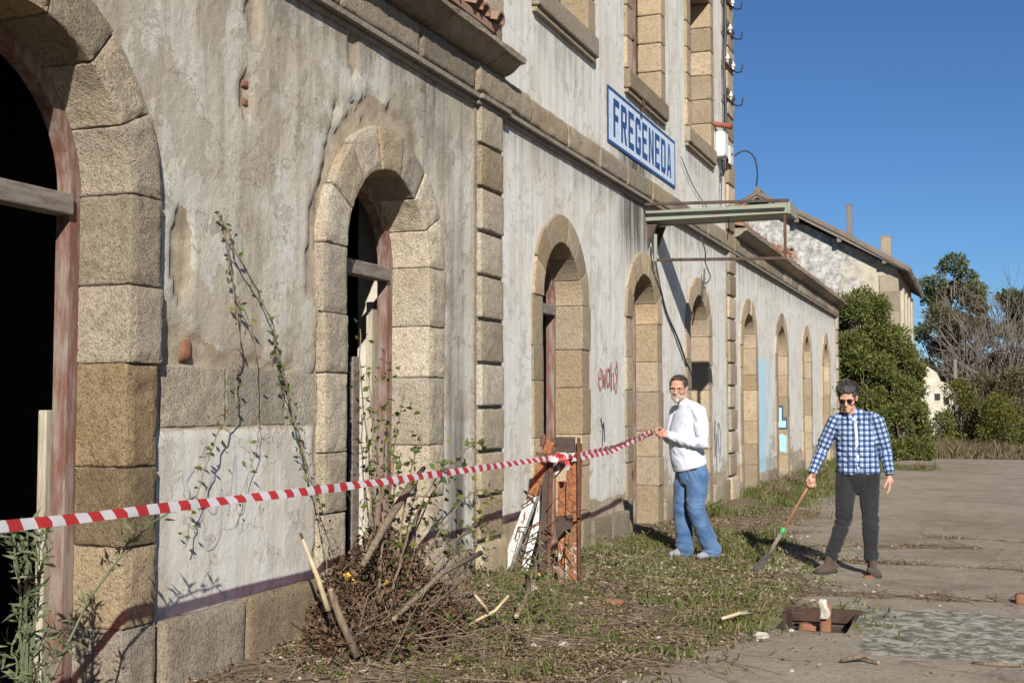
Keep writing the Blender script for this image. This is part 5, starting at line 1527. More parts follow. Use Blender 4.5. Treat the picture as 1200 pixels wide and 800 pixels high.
MT['blade'] = m_simple('dark_steel_blade', (.035, .033, .032), (.07, .06, .05), 14, .5, .6)
man_two()

# ================================================================== VEGETATION AND LITTER
def m_leaf(name, stops, trans=.3):
    M = Mat(name)
    r = M.isl()
    return M.leafy(M.ramp(r, stops), trans)
MT['leaf_dark'] = m_leaf('dark_laurel_leaf', [(0, (.050, .064, .015)), (.5, (.108, .124, .029)), (.85, (.165, .178, .047)), (1, (.23, .23, .075))])
MT['leaf_pine'] = m_leaf('pine_needles', [(0, (.042, .055, .024)), (.6, (.098, .115, .048)), (1, (.16, .165, .075))], .15)
MT['leaf_olive'] = m_leaf('olive_brown_leaf', [(0, (.072, .068, .030)), (.6, (.130, .112, .052)), (1, (.20, .155, .075))])
MT['leaf_broom'] = m_leaf('broom_leaf', [(0, (.055, .068, .018)), (.6, (.115, .118, .024)), (1, (.20, .17, .03))])
MT['leaf_vine'] = m_leaf('bramble_leaf', [(0, (.045, .085, .018)), (.6, (.10, .145, .03)), (1, (.19, .20, .05))], .4)
MT['leaf_weed'] = m_leaf('fleabane_leaf', [(0, (.10, .125, .06)), (.6, (.16, .185, .10)), (1, (.24, .25, .15))], .35)
MT['grass'] = m_leaf('grass_blades', [(0, (.060, .088, .018)), (.55, (.115, .135, .032)), (.8, (.19, .175, .07)), (1, (.30, .25, .13))], .35)
MT['straw'] = m_leaf('dry_grass', [(0, (.10, .080, .042)), (.5, (.165, .132, .072)), (1, (.25, .20, .12))], .3)
MT['litter'] = m_leaf('dead_leaves', [(0, (.040, .027, .017)), (.35, (.11, .075, .042)), (.62, (.19, .135, .075)), (.85, (.27, .21, .13)), (.97, (.36, .31, .22)), (1, (.23, .085, .04))], .15)
MT['litter_pale'] = m_leaf('cut_leaves', [(0, (.12, .145, .05)), (.6, (.22, .24, .11)), (.9, (.34, .34, .21)), (1, (.46, .45, .34))], .25)
MT['litter_dark'] = m_leaf('withered_leaves', [(0, (.045, .030, .02)), (.5, (.10, .058, .033)), (1, (.17, .10, .06))], .15)
MT['yellow'] = m_leaf('yellow_leaf', [(0, (.62, .34, .04)), (1, (.70, .48, .07))], .3)
MT['bare_twig'] = m_simple('bare_grey_twig', (.135, .115, .10), (.09, .075, .066), 3, .95, 0, 0)

def limbs_mesh(chains):
    b = MB()
    for pts, rad, n in chains:
        b.tube(pts, rad, n)
    return b

def tree(name, label, base, height, spread, leafmat, n_leaf, leaf, shape='round', trunk_r=.12, barkmat='bark', seed=1, clumps=26, cat='tree', group=None, lean=(0, 0), aspect=.45, z_lo=.25, clump_r=.3, flat=.8):
    rng = np.random.default_rng(seed)
    t = empty(name, base, 0, label=label, cat=cat, group=group)
    chains = []; top = A3(lean[0], lean[1], height*.86)
    n = 7; tr = [top*(q/(n-1))*A3(1, 1, 1)+A3(*(rng.normal(0, .03, 2)*height*.12 if 0 < q else (0, 0)), 0) for q in range(n)]
    chains.append((tr, [trunk_r*(1-.85*q/(n-1)) for q in range(n)], 8))
    cen = []
    for q in range(clumps):
        h = rng.uniform(z_lo, 1.0)
        if shape == 'round': w = math.sqrt(max(.05, 1-((h-.58)/.46)**2))
        elif shape == 'cone': w = (1-h)*1.1+.12
        elif shape == 'umbrella': h = rng.uniform(.66, 1.0); w = math.sqrt(max(.05, 1-((h-.70)/.32)**2))
        elif shape == 'bush': w = math.sqrt(max(.04, 1-((h-.42)/.60)**2))
        else: w = 1
        a = rng.uniform(0, 6.283); rr_ = spread*w*math.sqrt(rng.uniform(.15, 1.0))
        c = A3(math.cos(a)*rr_+lean[0]*h, math.sin(a)*rr_+lean[1]*h, h*height); cen.append(c)
        s = tr[min(n-1, max(1, int((h-.22)*n)))]
        mid = (s+c)/2+A3(*(rng.normal(0, .05, 3)*height*.3)); mid[2] -= .03*height
        chains.append(([s, mid, c], [trunk_r*.30, trunk_r*.2, trunk_r*.06], 5))
    limbs_mesh(chains).build('trunk', MT[barkmat], t)
    cen = np.array(cen); sz = rng.uniform(.55, 1.25, clumps)*clump_r*spread
    which = rng.choice(clumps, n_leaf, p=sz**2/np.sum(sz**2))
    d = unit(rng.normal(size=(n_leaf, 3)))*(rng.uniform(.1, 1, n_leaf)**.45)[:, None]*A3(1, 1, flat)
    C = cen[which]+d*sz[which][:, None]
    V, F = cards(C, leaf, aspect, rng, D=d+A3(0, 0, .25), jit=.6)
    mesh('crown', V, F, MT[leafmat], t)
    return t

def bare_tree(name, label, base, height, spread, seed, group=None, cat='tree', r0=.09):
    rng = np.random.default_rng(seed)
    t = empty(name, base, 0, label=label, cat=cat, group=group)
    big = []; P = []; Q = []; R0 = []; R1 = []
    def grow(p, d, L, r, depth):
        q = p+d*L
        if depth >= 2: P.append(p); Q.append(q); R0.append(r); R1.append(r*.72)
        else: big.append(([p, (p+q)/2+A3(*rng.normal(0, .03, 3))*L, q], [r, r*.88, r*.75], 6))
        if depth == 5 or L < .10: return
        for k in range(3 if depth == 1 else 2):
            d2 = unit(d+A3(*rng.normal(0, .36, 3))+A3(0, 0, .10)); grow(q, d2, L*rng.uniform(.66, .88), r*.66, depth+1)
    for k in range(rng.integers(2, 4)):
        grow(A3(rng.normal(0, .12), rng.normal(0, .12), 0), unit(A3(rng.normal(0, .16*spread), rng.normal(0, .16*spread), 1)), height*.25, r0, 0)
    limbs_mesh(big).build('trunk', MT['bare_twig'], t)
    V, F = sticks(P, Q, np.maximum(R0, .006), np.maximum(R1, .004)); props(mesh('twigs', V, F, MT['bare_twig'], t), kind='stuff')
    return t

# ---------------------------------------------------------------- behind the station
tree('laurel_bush', 'big dense evergreen bush at the far end of the station wing', (1.10, 37.7, -.35), 5.05, 1.45, 'leaf_dark', 46000, .105, 'bush', .10, seed=21, clumps=110, cat='bush', z_lo=.08, clump_r=.25, flat=1.0, lean=(-.8, 0))
tree('laurel_bush', 'low leafy shoot spreading in front of the tall evergreen bush', (.55, 36.6, -.3), 3.3, .85, 'leaf_dark', 9000, .12, 'bush', .05, seed=22, clumps=30, cat='bush', z_lo=.1, clump_r=.36, flat=1.0)
tree('laurel_bush', 'rounded evergreen bush leaning out to the right of the tall bush', (1.45, 38.0, -.3), 3.7, .85, 'leaf_dark', 18000, .10, 'bush', .06, seed=24, clumps=60, cat='bush', z_lo=.1, clump_r=.28, flat=1.0)
tree('pine_tree', 'tall dark evergreen tree with a knobbly top behind the shed', (2.0, 69, -.5), 10.2, 1.9, 'leaf_pine', 11000, .20, 'round', .22, seed=31, clumps=30, z_lo=.35, clump_r=.30, flat=.8, lean=(.4, 0))
tree('oak_tree', 'olive brown tree standing below the tall dark evergreen', (2.3, 62, -.5), 6.6, 1.9, 'leaf_olive', 11000, .20, 'round', .16, seed=32, clumps=36, z_lo=.2, clump_r=.36)
tree('oak_tree', 'brownish tree peeping between the evergreen and the bare trees', (3.6, 66, -.5), 7.6, 1.1, 'leaf_olive', 3000, .20, 'round', .12, seed=33, clumps=20, z_lo=.45, clump_r=.34)
tree('umbrella_pine', 'dark umbrella pine at the right edge behind the bare trees', (6.4, 65, -.5), 7.9, 1.75, 'leaf_pine', 12000, .20, 'umbrella', .16, seed=34, clumps=30, clump_r=.30, flat=.6)
for k, (x_, y_, h_, s_, sd_) in enumerate(((3.55, 58, 6.2, 1.0, 5), (4.35, 61, 7.2, 1.0, 6), (5.05, 59, 6.4, 1.1, 7), (4.7, 56, 5.4, 1.2, 8), (5.9, 58, 5.2, 1.2, 9), (2.95, 57, 4.6, 1.0, 10))):
    bare_tree('bare_tree', ['leafless tree nearest the olive brown trees', 'tallest leafless tree in the middle of the bare stand', 'leafless tree close to the umbrella pine', 'low leafless tree in front of the bare stand', 'leafless tree rising under the umbrella pine', 'thin leafless sapling beside the ruined wall'][k], (x_, y_, -.6), h_*1.28, s_*.8, sd_, 'bare trees beyond the yard')
for k, (x_, y_, h_, s_, m_, sd_) in enumerate(((5.9, 60, 4.6, 1.5, 'leaf_olive', 41), (7.6, 61, 5.4, 1.9, 'leaf_olive', 42), (10.2, 62, 6.5, 2.2, 'leaf_pine', 43), (13.5, 60, 6, 2.4, 'leaf_olive', 44))):
    tree('oak_tree', ['scrubby olive brown tree under the umbrella pine', 'wide olive tree to the right of the umbrella pine', 'dark tree farther right behind the scrub', 'olive tree at the far right of the scrub'][k], (x_, y_, -.6), h_, s_, m_, 6500, .2, 'round', .12, seed=sd_, clumps=28, z_lo=.15, clump_r=.4)
bl = ['yellow green broom bush beside the ruined wall', 'olive broom bush in the middle of the scrub', 'tall olive scrub bush at the right edge', 'dark low bush at the foot of the ruined wall', 'yellowish broom bush behind the dry grass', 'brown scrub bush far right', 'olive scrub bush beyond the right edge', 'mixed green bush at the end of the scrub']
for k, (x_, y_, h_, s_, m_, sd_, n_) in enumerate(((3.15, 43.5, 2.35, .75, 'leaf_broom', 51, 6000), (3.95, 44.3, 2.5, .9, 'leaf_olive', 52, 6000), (5.0, 44, 2.9, 1.0, 'leaf_olive', 53, 6000), (2.35, 43.2, 1.5, .7, 'leaf_dark', 54, 4000), (4.45, 42.4, 1.9, .8, 'leaf_broom', 55, 5000), (6.4, 44, 2.5, 1.2, 'leaf_olive', 56, 5000), (8.4, 44.5, 3.0, 1.4, 'leaf_olive', 57, 5000), (10.8, 45, 2.6, 1.5, 'leaf_broom', 58, 5000))):
    tree('broom_bush', bl[k], (x_, y_, -.2), h_, s_, m_, n_, .10, 'bush', .03, seed=sd_, clumps=24, cat='bush', z_lo=.08, clump_r=.42, group='scrub bushes beyond the yard', flat=1.0)
rng = np.random.default_rng(77)
# a far wood closing the view
n = 22000
C = np.stack([rng.uniform(-45, 75, n), rng.uniform(84, 100, n), np.zeros(n)], 1)
top = 2.6+1.3*fbm(C, .12, 3, 5)+.8*fbm(C, .5, 2, 6)
C[:, 2] = -.5+top*rng.uniform(0, 1, n)**.7
V, F = cards(C, .85, .6, rng); props(mesh('woodland', V, F, MT['leaf_olive']), 'low olive brown woodland closing the yard', 'woodland', None, 'stuff')

def blades(C, h, w, lean, rng):
    n = len(C); a = rng.uniform(0, 6.283, n); s = np.stack([np.cos(a), np.sin(a), 0*a], 1)*w
    L = np.stack([rng.normal(0, lean, n), rng.normal(0, lean, n), np.ones(n)], 1)*np.asarray(h)[:, None]
    V = np.empty((n, 5, 3)); mid = C+L*A3(.35, .35, .6)
    V[:, 0] = C-s; V[:, 1] = C+s; V[:, 2] = mid+s*.7; V[:, 3] = C+L; V[:, 4] = mid-s*.7
    return V.reshape(-1, 3), np.arange(n*5).reshape(n, 5)

n = 15000
C = np.stack([rng.uniform(1.5, 15, n), 39.3+rng.gamma(2, .8, n), np.zeros(n)], 1); C[:, 2] = gz(C[:, 0], C[:, 1])
hh = rng.uniform(.25, .85, n)*(.75+.5*fbm(C, .8, 2, 3)); hh *= sstep(39.2, 40.5, C[:, 1])*.6+.4
V, F = blades(C, hh, .014, .28, rng); props(mesh('dry_grass', V, F, MT['straw']), 'tall dry straw coloured grass along the far edge of the yard', 'grass', None, 'stuff')

# grass in tufts by the wall
def by_mask(n, xr, yr, which, rng, power=1.0, bias=0):
    x_ = rng.uniform(*xr, n*6); u = rng.uniform(0, 1, n*6); y_ = yr[0]*(yr[1]/yr[0])**u
    lit_, gr_, mo_, co_ = cover(x_, y_)
    m = {'lit': lit_, 'grass': np.maximum(gr_, mo_*.35), 'both': np.maximum(lit_, gr_)}[which]
    ok = (rng.uniform(0, 1, n*6) < m**power+bias) & ~((x_ > PIT[0]-.05) & (x_ < PIT[1]+.05) & (y_ > PIT[2]-.03) & (y_ < PIT[3]+.05))
    x_ = x_[ok][:n]; y_ = y_[ok][:n]
    return np.stack([x_, y_, gz(x_, y_)], 1)
C = by_mask(34000, (.02, 3.6), (4.9, 34), 'grass', rng, 1.5)
tuft = sstep(-.1, .5, fbm(C, 4, 2, 8)); C = C[rng.uniform(0, 1, len(C)) < .25+.75*tuft]
hh = rng.uniform(.012, .055, len(C))*(1+1.2*sstep(.2, .6, fbm(C, 2.2, 2, 12)))*(1+.03*C[:, 1])
V, F = blades(C, hh, .0032+.0003*C[:, 1].mean(), .5, rng); props(mesh('grass', V, F, MT['grass']), 'short grass and straw growing in the litter along the wall', 'grass', None, 'stuff')
# weeds along the far wing foot
n = 6000
C = np.stack([np.abs(rng.normal(.1, .55, n))+.06, rng.uniform(15, 35, n), np.zeros(n)], 1); C[:, 2] = gz(C[:, 0], C[:, 1])
keepm = fbm(C, .9, 2, 14) > -.15; C = C[keepm]
V, F = blades(C, rng.uniform(.04, .19, len(C)), .007, .6, rng); props(mesh('weeds', V, F, MT['grass']), 'rank weeds along the foot of the far wing', 'weeds', None, 'stuff')

# dead leaves
C = by_mask(90000, (.02, 5.8), (4.9, 18), 'lit', rng, 1.2, .006); C = C[rng.uniform(0, 1, len(C)) < .04+.75*sstep(-.05, .35, fbm(C, 2.6, 3, 91))]; C[:, 2] += rng.uniform(.002, .03, len(C))
D = rng.normal(size=C.shape)*A3(1, 1, .25)
V, F = cards(C, .027, .5, rng, D=D, jit=.1, bend=.25); props(mesh('leaf_litter', V, F, MT['litter']), 'brown dead leaves scattered over the ground by the wall', 'leaf litter', None, 'stuff')
# cut green and pale leaves round the first man and the hoe
parts_ = []
for (cx, cy, sx, sy, n) in ((1.35, 11.2, .55, .6, 1500), (1.85, 11.0, .28, .35, 900), (1.0, 12.6, .5, 1.0, 900), (.75, 9.6, .4, .6, 500), (1.4, 9.6, .5, .6, 350), (.6, 6.6, .4, .8, 260), (.9, 15, .4, 2, 500), (2.2, 10.6, .5, .5, 260)):
    x_ = rng.normal(cx, sx, n); y_ = rng.normal(cy, sy, n); ok = x_ > .06
    parts_.append(np.stack([x_, y_, gz(x_, y_)+rng.uniform(.005, .07, n)*rng.uniform(.2, 1, n)], 1)[ok])
C = np.concatenate(parts_)
C = C[rng.uniform(0, 1, len(C)) < .10+.9*sstep(-.05, .3, fbm(C, 3.2, 2, 95))]
V, F = cards(C, .042, .45, rng, D=rng.normal(size=C.shape)*A3(1, 1, .55), jit=.1, bend=.2); props(mesh('cut_leaves', V, F, MT['litter_pale']), 'pale green cut leaves strewn round the first man and the hoe', 'leaves', None, 'stuff')
# twigs
C = by_mask(5200, (.05, 6.0), (5.0, 16), 'lit', rng, 1.0, .008); n = len(C)
L = rng.gamma(2.0, .085, n); a = rng.uniform(0, 6.283, n); Q = C+np.stack([np.cos(a)*L, np.sin(a)*L, rng.normal(.01, .03, n)+.01], 1); Q[:, 2] = np.maximum(Q[:, 2], gz(Q[:, 0], Q[:, 1])+.004)
C[:, 2] += .008
rr_ = rng.uniform(.0015, .0048, n)
V, F = sticks(C, Q, rr_, rr_*.6); props(mesh('fallen_twigs', V, F, MT['twig']), 'thin dry twigs strewn over the ground', 'twigs', None, 'stuff')
# pebbles and chips of plaster
C = by_mask(330, (.1, 6), (5, 16), 'both', rng, .6, .03); vs = []; fs = []
for c in C:
    r = rng.uniform(.006, .020)*(1 if rng.uniform() < .95 else 1.8); V, F = ell(c+A3(0, 0, r*.3), (r*rng.uniform(.7, 1.3), r*rng.uniform(.7, 1.3), r*.6), None, 5, 3)
    k0 = len(vs); vs += [tuple(v) for v in V]; fs += [tuple(i_+k0 for i_ in f) for f in F]
props(mesh('rubble_chips', vs, fs, MT['chips'] if 'chips' in MT else MT['white_lump']), 'pale chips of plaster and pebbles on the ground', 'rubble', None, 'stuff')

# ---------------------------------------------------------------- brushwood heap before the second arch
n = 850
ang = rng.uniform(0, 6.283, n); rad = np.sqrt(rng.uniform(0, 1, n))
P = np.stack([.33+np.cos(ang)*rad*.32, 6.75+np.sin(ang)*rad*.80, np.zeros(n)], 1); P[:, 0] = np.clip(P[:, 0], .07, 2)
hm = .40*np.exp(-((P[:, 0]-.32)/.35)**2-((P[:, 1]-6.75)/.6)**2)
P[:, 2] = gz(P[:, 0], P[:, 1])+hm*rng.uniform(0, 1, n)
d = unit(np.stack([rng.normal(.15, .5, n), rng.normal(.25, .75, n), rng.normal(.18, .42, n)], 1)); L = rng.gamma(2.3, .062, n)+.05
Q = P+d*L[:, None]; Q[:, 0] = np.maximum(Q[:, 0], .05); Q[:, 2] = np.maximum(Q[:, 2], gz(Q[:, 0], Q[:, 1])+.01)
rr_ = rng.uniform(.0018, .007, n)
V, F = sticks(P, Q, rr_, rr_*.5, 4)
mm = (P+Q)/2+rng.normal(0, .02, P.shape)
P2 = Q; Q2 = Q+unit(d+rng.normal(0, .5, d.shape))*L[:, None]*.5; Q2[:, 0] = np.maximum(Q2[:, 0], .05); Q2[:, 2] = np.maximum(Q2[:, 2], .1)
V2, F2 = sticks(P2, Q2, rr_*.5, rr_*.25, 4)
props(mesh('brushwood', np.concatenate([V, V2]), np.concatenate([F, F2+len(V)]), MT['twig']), 'heap of cut brushwood and vine stems before the second arch', 'brushwood', None, 'stuff')
n = 5200
ang = rng.uniform(0, 6.283, n); rad = np.sqrt(rng.uniform(0, 1, n))
C = np.stack([.34+np.cos(ang)*rad*.36, 6.7+np.sin(ang)*rad*.85, np.zeros(n)], 1); C[:, 0] = np.clip(C[:, 0], .07, 2)
hm = .62*np.exp(-((C[:, 0]-.30)/.35)**2-((C[:, 1]-6.65)/.55)**2); C[:, 2] = gz(C[:, 0], C[:, 1])+.02+hm*rng.uniform(0, 1, n)**.8
V, F = cards(C, .038, .6, rng, bend=.3); props(mesh('withered_leaves', V, F, MT['litter_dark']), 'withered brown leaves caught in the brushwood heap', 'leaves', None, 'stuff')

def log(pts, r, label, name='cut_branch', mat='bark', cat='branch', group=None, ends=(False, True), n=9):
    o = empty(name, pts[0], 0, label=label, cat=cat, group=group)
    pts = np.array(pts, float)-np.array(pts[0])
    rs = r if not np.isscalar(r) else [r]*len(pts)
    V, F = sweep(pts, rs, n, caps=True); mesh('bark', V, F, MT[mat], o, True)
    T0 = unit(pts[0]-pts[1]); T1 = unit(pts[-1]-pts[-2])
    for e, p_, T_, r_ in ((ends[0], pts[0], T0, rs[0]), (ends[1], pts[-1], T1, rs[-1])):
        if e:
            V, F = sweep([p_+T_*.001, p_+T_*.005], [r_*.88, r_*.86], n); mesh('cut_face', V, F, MT['pale_wood'], o)
    return o
log([(.10, 7.3, .40), (.2, 6.9, .30), (.30, 6.62, .155)], .027, 'log in the litter with its round pale cut end facing out, left of a pair', group='sawn logs in the brushwood')
log([(.18, 7.25, .36), (.26, 6.9, .27), (.37, 6.66, .15)], .025, 'log in the litter with its round pale cut end facing out, right of a pair', group='sawn logs in the brushwood')
log([(.42, 6.15, .62), (.40, 6.5, .84), (.33, 6.95, 1.02), (.26, 7.3, 1.12)], [.016, .024, .027, .015], 'thick dark branch leaning over the brushwood heap')
log([(.40, 5.80, .42), (.35, 5.77, .60), (.27, 5.72, .84)], [.017, .014, .007], 'pale split stake leaning on the plinth', mat='pale_wood', name='stake', cat='stake')
log([(.50, 5.95, .15), (.42, 5.9, .36), (.38, 5.86, .52)], [.026, .022, .016], 'stump of grey vine stem rising from the litter by the stake', ends=(False, True), name='vine_stump', cat='stump')
log([(.55, 6.3, .30), (.62, 6.8, .50), (.70, 7.25, .58)], .016, 'grey branch lying across the top of the brushwood', ends=(True, True))
log([(.85, 7.5, .14), (.75, 8.0, .22), (.55, 8.5, .26)], .018, 'dark branch lying on the ground toward the corner pilaster', ends=(True, False))
log([(.72, 7.0, .16), (.86, 7.1, .24), (.93, 7.15, .33)], .010, 'short white peeled stick poking from the litter', mat='pale_wood', name='stick', cat='stick')
log([(.80, 7.15, .17), (.84, 7.0, .27), (.80, 6.92, .36)], .009, 'thin peeled stick crossing a shorter one in the litter', mat='pale_wood', name='stick', cat='stick')
log([(2.05, 8.35, .06), (2.15, 8.5, .08), (2.2, 8.7, .05)], .012, 'pale stick lying in the moss left of the pit', mat='pale_wood', name='stick', cat='stick')
log([(3.68, 7.72, .008), (3.80, 7.7, .014), (3.95, 7.76, .006)], [.010, .016, .007], 'dark bark fragment lying on the bare ground at the lower right', name='bark_fragment', cat='bark')
log([(2.95, 7.45, .02), (3.08, 7.52, .045), (3.16, 7.48, .02)], [.012, .018, .010], 'dark crumpled clod on the bare ground before the pit', name='clod', cat='clod')
for (p_, sz_, mt_, lb) in (((1.04, 8.81, 0), (.16, .10, .05), 'brick', 'red brick fragment in the litter before the steel stand'), ((3.98, 10.16, 0), (.14, .11, .09), 'brick', 'orange brick lump at the right edge of the yard'), ((2.75, 11.15, 0), (.10, .06, .03), 'brick', 'small red shard near the hoe man'), ((1.42, 13.6, 0), (.16, .1, .04), 'brick', 'red shard lying behind the first man'),
                      ((.50, 8.62, .1), (.07, .055, .045), 'white_lump', 'white lump of plaster at the foot of the leaning post'), ((.62, 8.75, .08), (.045, .04, .035), 'white_lump', 'small white plaster piece beside the leaning post'), ((2.32, 8.05, 0), (.10, .07, .05), 'white_lump', 'pale stone before the near rim of the pit'), ((1.2, 7.3, 0), (.07, .05, .04), 'white_lump', 'pale pebble in the litter'), ((4.1, 10.25, 0), (.09, .07, .08), 'white_lump', 'pale stone beside the orange brick lump')):
    z_ = float(gz(p_[0], p_[1]))
    o = stone('brick_fragment' if mt_ == 'brick' else 'stone_chunk', sz_, lambda V, p_=p_, z_=z_: V+np.array([p_[0], p_[1], z_-.012]), .03, MT[mt_], None, .02, .012)
    props(o, lb, 'brick' if mt_ == 'brick' else 'stone')

# ---------------------------------------------------------------- climbing stems, weeds
def vine(label, stems, leaves, leafsize=.045, name='climbing_vine', cat='vine', leafmat='leaf_vine', stem_r=.005, seed=1, group=None, aspect=.6, leaf_D=None, spread=.02, stem_mat='twig', from_t=0.0):
    rng = np.random.default_rng(seed)
    base = stems[0][-1] if stems[0][-1][2] < stems[0][0][2] else stems[0][0]
    o = empty(name, base, 0, label=label, cat=cat, group=group); base = np.array(base, float)
    C = []; D = []
    for st in stems:
        pts = np.array(st, float); out = []
        for i_ in range(len(pts)-1):
            p0 = pts[max(i_-1, 0)]; p1 = pts[i_]; p2 = pts[i_+1]; p3 = pts[min(i_+2, len(pts)-1)]
            for k in range(6):
                t = k/6
                out.append(.5*((2*p1)+(-p0+p2)*t+(2*p0-5*p1+4*p2-p3)*t*t+(-p0+3*p1-3*p2+p3)*t**3))
        out.append(pts[-1]); out = np.array(out)+rng.normal(0, .004, (len(out), 3)); out -= base
        b = MB(); b.tube(out, [stem_r*(1.15-.7*q/len(out)) for q in range(len(out))], 5); b.build('stem', MT[stem_mat], o)
        nl = int(leaves*np.linalg.norm(np.diff(pts, axis=0), axis=1).sum()); t = rng.uniform(from_t, 1, nl)*(len(out)-1); i0 = np.minimum(t.astype(int), len(out)-2); f = (t-i0)[:, None]
        tng = unit(out[i0+1]-out[i0]); dr = unit(rng.normal(size=(nl, 3))); dr = unit(dr-tng*np.sum(dr*tng, 1)[:, None]*.6)
        if leaf_D is not None: dr = unit(dr+np.array(leaf_D))
        C.append(out[i0]*(1-f)+out[i0+1]*f+rng.normal(0, spread, (nl, 3))); D.append(dr)
    V, F = cards(np.concatenate(C), leafsize, aspect, rng, D=np.concatenate(D), jit=.3, bend=.12)
    mesh('leaves', V, F, MT[leafmat], o)
    return o
X_ = .045
vine('thin creeper hanging down the rough plaster between the two near arches, left strand', [[(X_, 5.26, 2.54), (X_+.02, 5.31, 2.36), (X_, 5.38, 2.18), (X_+.02, 5.42, 1.90), (X_, 5.42, 1.70), (X_+.03, 5.37, 1.54), (X_+.05, 5.20, 1.42), (X_+.06, 5.08, 1.24), (X_+.04, 5.0, 1.02), (X_+.03, 4.97, .84)]], 24, .038, seed=2, spread=.016)
vine('thin creeper hanging down the rough plaster, long right strand reaching the brushwood', [[(X_, 5.26, 2.54), (X_+.02, 5.40, 2.33), (X_, 5.65, 2.14), (X_+.02, 5.78, 1.92), (X_, 5.84, 1.72), (X_+.03, 5.95, 1.50), (X_+.05, 6.05, 1.20), (.14, 6.14, .96), (.22, 6.22, .70)], [(X_, 5.78, 1.92), (.09, 5.92, 1.5), (.16, 6.02, 1.1), (.25, 6.05, .6)]], 26, .038, seed=3, spread=.018)
vine('bare wisp of creeper on the pale render between the two near arches', [[(X_, 5.40, 2.15), (X_+.02, 5.55, 1.92), (X_, 5.62, 1.62), (X_+.02, 5.60, 1.35), (X_+.01, 5.52, 1.15), (X_+.02, 5.38, .95)]], 9, .035, seed=4, stem_r=.003)
st = []
for (x_, y_, z1, dx, dy) in ((.30, 6.35, 1.75, -.25, .55), (.22, 6.5, 1.85, -.1, .55), (.34, 6.45, 1.35, -.05, .75), (.18, 6.7, 1.6, .0, .45), (.40, 6.3, 1.2, .1, .9), (.12, 6.55, 2.05, -.22, .5)):
    st.append([(x_+.1, y_, .25), (x_+.06, y_+dy*.3, .25+(z1-.25)*.4), (x_+dx*.5, y_+dy*.7, .25+(z1-.25)*.75), (x_+dx, y_+dy, z1)])
vine('leafy bramble stems climbing through the second arch', st, 30, .052, name='bramble', cat='bramble', seed=6, stem_r=.007, spread=.05)
vine('dark leaved bramble sprays leaning from the heap toward the pilaster', [[(.35, 6.9, .35), (.42, 7.2, .7), (.5, 7.6, .95), (.55, 7.95, .85)], [(.3, 6.8, .4), (.34, 7.2, .9), (.4, 7.6, 1.2), (.5, 7.9, 1.30)], [(.4, 6.7, .4), (.55, 7.1, .65), (.65, 7.5, .75)], [(.38, 7.0, .4), (.44, 7.4, .62), (.42, 7.9, .70), (.4, 8.2, .55)]], 26, .055, name='bramble', cat='bramble', leafmat='leaf_dark', seed=7, stem_r=.006, spread=.045)
st = []
rr = np.random.default_rng(12)
for k in range(9):
    a = rr.normal(-.3, .35); h = rr.uniform(.5, 1.1)
    st.append([(.32+rr.normal(0, .04), 3.66+rr.normal(0, .04), .02), (.32+.05*a, 3.68+.06*a, h*.5), (.30+.08*a, 3.74+.16*a, h*.85), (.27+.12*a, 3.80+.26*a, h)])
st += [[(.32, 3.68, .3), (.36, 3.9, .7), (.40, 4.2, 1.0), (.45, 4.52, 1.10)]]
vine('tall grey green weed with narrow leaves growing in the near doorway', st, 62, .075, name='weed', cat='weed', leafmat='leaf_weed', seed=13, stem_r=.006, aspect=.17, leaf_D=(0, 0, .5), spread=.006, stem_mat='leaf_weed', from_t=.12)
st = []
for k in range(9):
    x_ = .45+rr.normal(0, .25); y_ = 9.0+rr.normal(0, .35); st.append([(x_, y_, .05), (x_+rr.normal(0, .05), y_+.06, .3), (x_+rr.normal(0, .12), y_+rr.normal(0, .15), rr.uniform(.35, .6))])
vine('scraggly weed stems around the foot of the steel stand', st, 26, .04, name='weed', cat='weed', leafmat='litter_pale', seed=14, stem_r=.004, aspect=.4)
st = []
for k in range(8):
    x_ = .30+abs(rr.normal(0, .2)); y_ = 10.6+rr.normal(0, .5); st.append([(x_, y_, .05), (x_+rr.normal(0, .05), y_+.06, .2), (x_+rr.normal(0, .12), y_+rr.normal(0, .15), rr.uniform(.3, .5))])
vine('low withered weeds at the wall between the stand and the first man', st, 30, .045, name='weed', cat='weed', leafmat='grass', seed=15, stem_r=.004, aspect=.4)
st = []
for k in range(12):
    x_ = .2+abs(rr.normal(0, .15)); y_ = 33.6+rr.normal(0, .5); st.append([(x_, y_, 0), (x_+rr.normal(0, .1), y_+.06, .8), (x_+rr.normal(0, .2), y_+rr.normal(0, .2), rr.uniform(1.2, 2.3))])
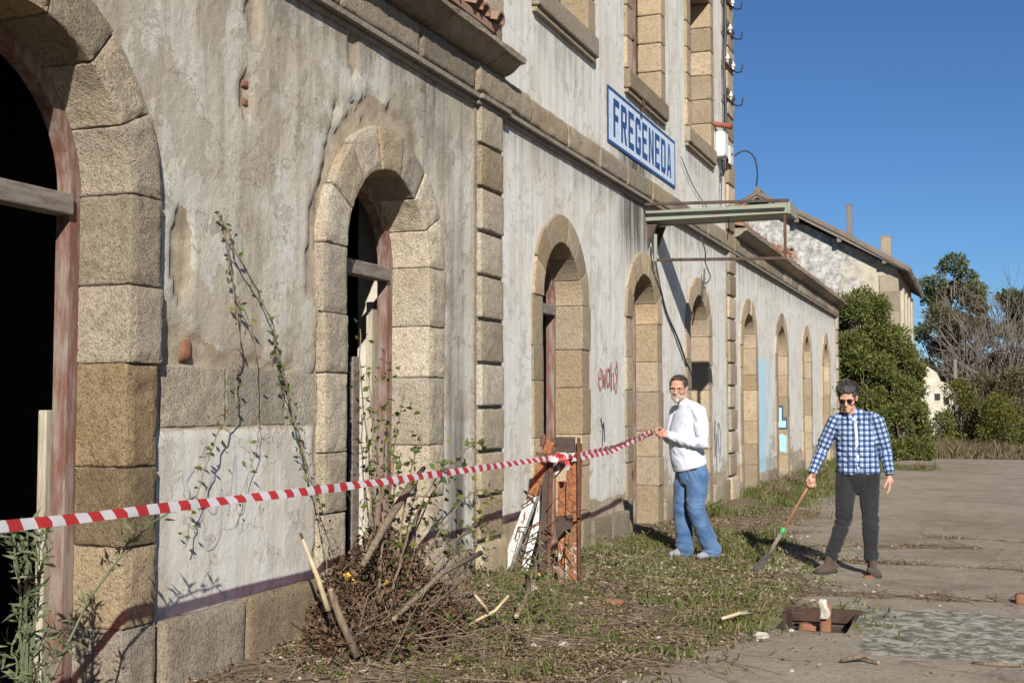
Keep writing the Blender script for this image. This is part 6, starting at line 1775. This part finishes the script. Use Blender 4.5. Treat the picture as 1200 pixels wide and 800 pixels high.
vine('tall straggly stems against the last arch of the far wing', st, 16, .08, name='weed', cat='weed', leafmat='leaf_olive', seed=16, stem_r=.008, aspect=.4)
for k, (x_, y_, s_) in enumerate(((.6, 20.3, .5), (.35, 23.0, .6), (.5, 27, .4), (2.3, 31.8, .5))):
    n = 500; d = unit(rng.normal(size=(n, 3)))*A3(1, 1.6, .6); d[:, 2] = np.abs(d[:, 2]); z_ = float(gz(x_, y_))
    P = np.tile(A3(x_, y_, z_), (n, 1))+d*s_*rng.uniform(0, .5, (n, 1)); Q = P+unit(d+rng.normal(0, .6, d.shape))*rng.uniform(.1, .4, (n, 1))*s_; Q[:, 2] = np.maximum(Q[:, 2], z_+.01)
    V, F = sticks(P, Q, .006, .003); props(mesh('dead_brush', V, F, MT['twig']), ['clump of dead brush at the foot of the corner quoins', 'clump of dead brush below the blue painted strip', 'clump of dead brush under the fourth far arch', 'patch of dead brush on the far edge of the yard'][k], 'brush', None, 'stuff')
for k, (p_, lb) in enumerate((((.60, 5.63, .65), 'upper of two orange yellow leaves on the brushwood heap'), ((.61, 5.68, .62), 'lower of two orange yellow leaves on the brushwood heap'), ((.60, 6.09, .55), 'single yellow leaf right of the orange pair on the heap'), ((.42, 8.9, .16), 'yellow leaf low by the leaning white post'), ((.47, 8.95, .21), 'yellow leaf caught between the stand posts'))):
    n = 3; C = np.tile(A3(*p_), (n, 1))+rng.normal(0, .008, (n, 3))
    V, F = cards(C, .036, .8, rng, D=np.tile(A3(.6, -.7, -.2), (n, 1)), jit=.5); props(mesh('yellow_leaf', V, F, MT['yellow']), lb, 'leaf', 'yellow leaves')
st = []
for k in range(16):
    x_ = .55+abs(rr.normal(0, .28)); y_ = 7.1+rr.normal(0, .75); st.append([(x_, y_, .08), (x_+rr.normal(0, .05), y_+rr.normal(0, .06), .2), (x_+rr.normal(0, .14), y_+rr.normal(0, .16), rr.uniform(.26, .5))])
vine('fresh green weeds sprouting along the front of the brushwood heap', st, 34, .045, name='weed', cat='weed', leafmat='leaf_vine', seed=18, stem_r=.004, aspect=.45)
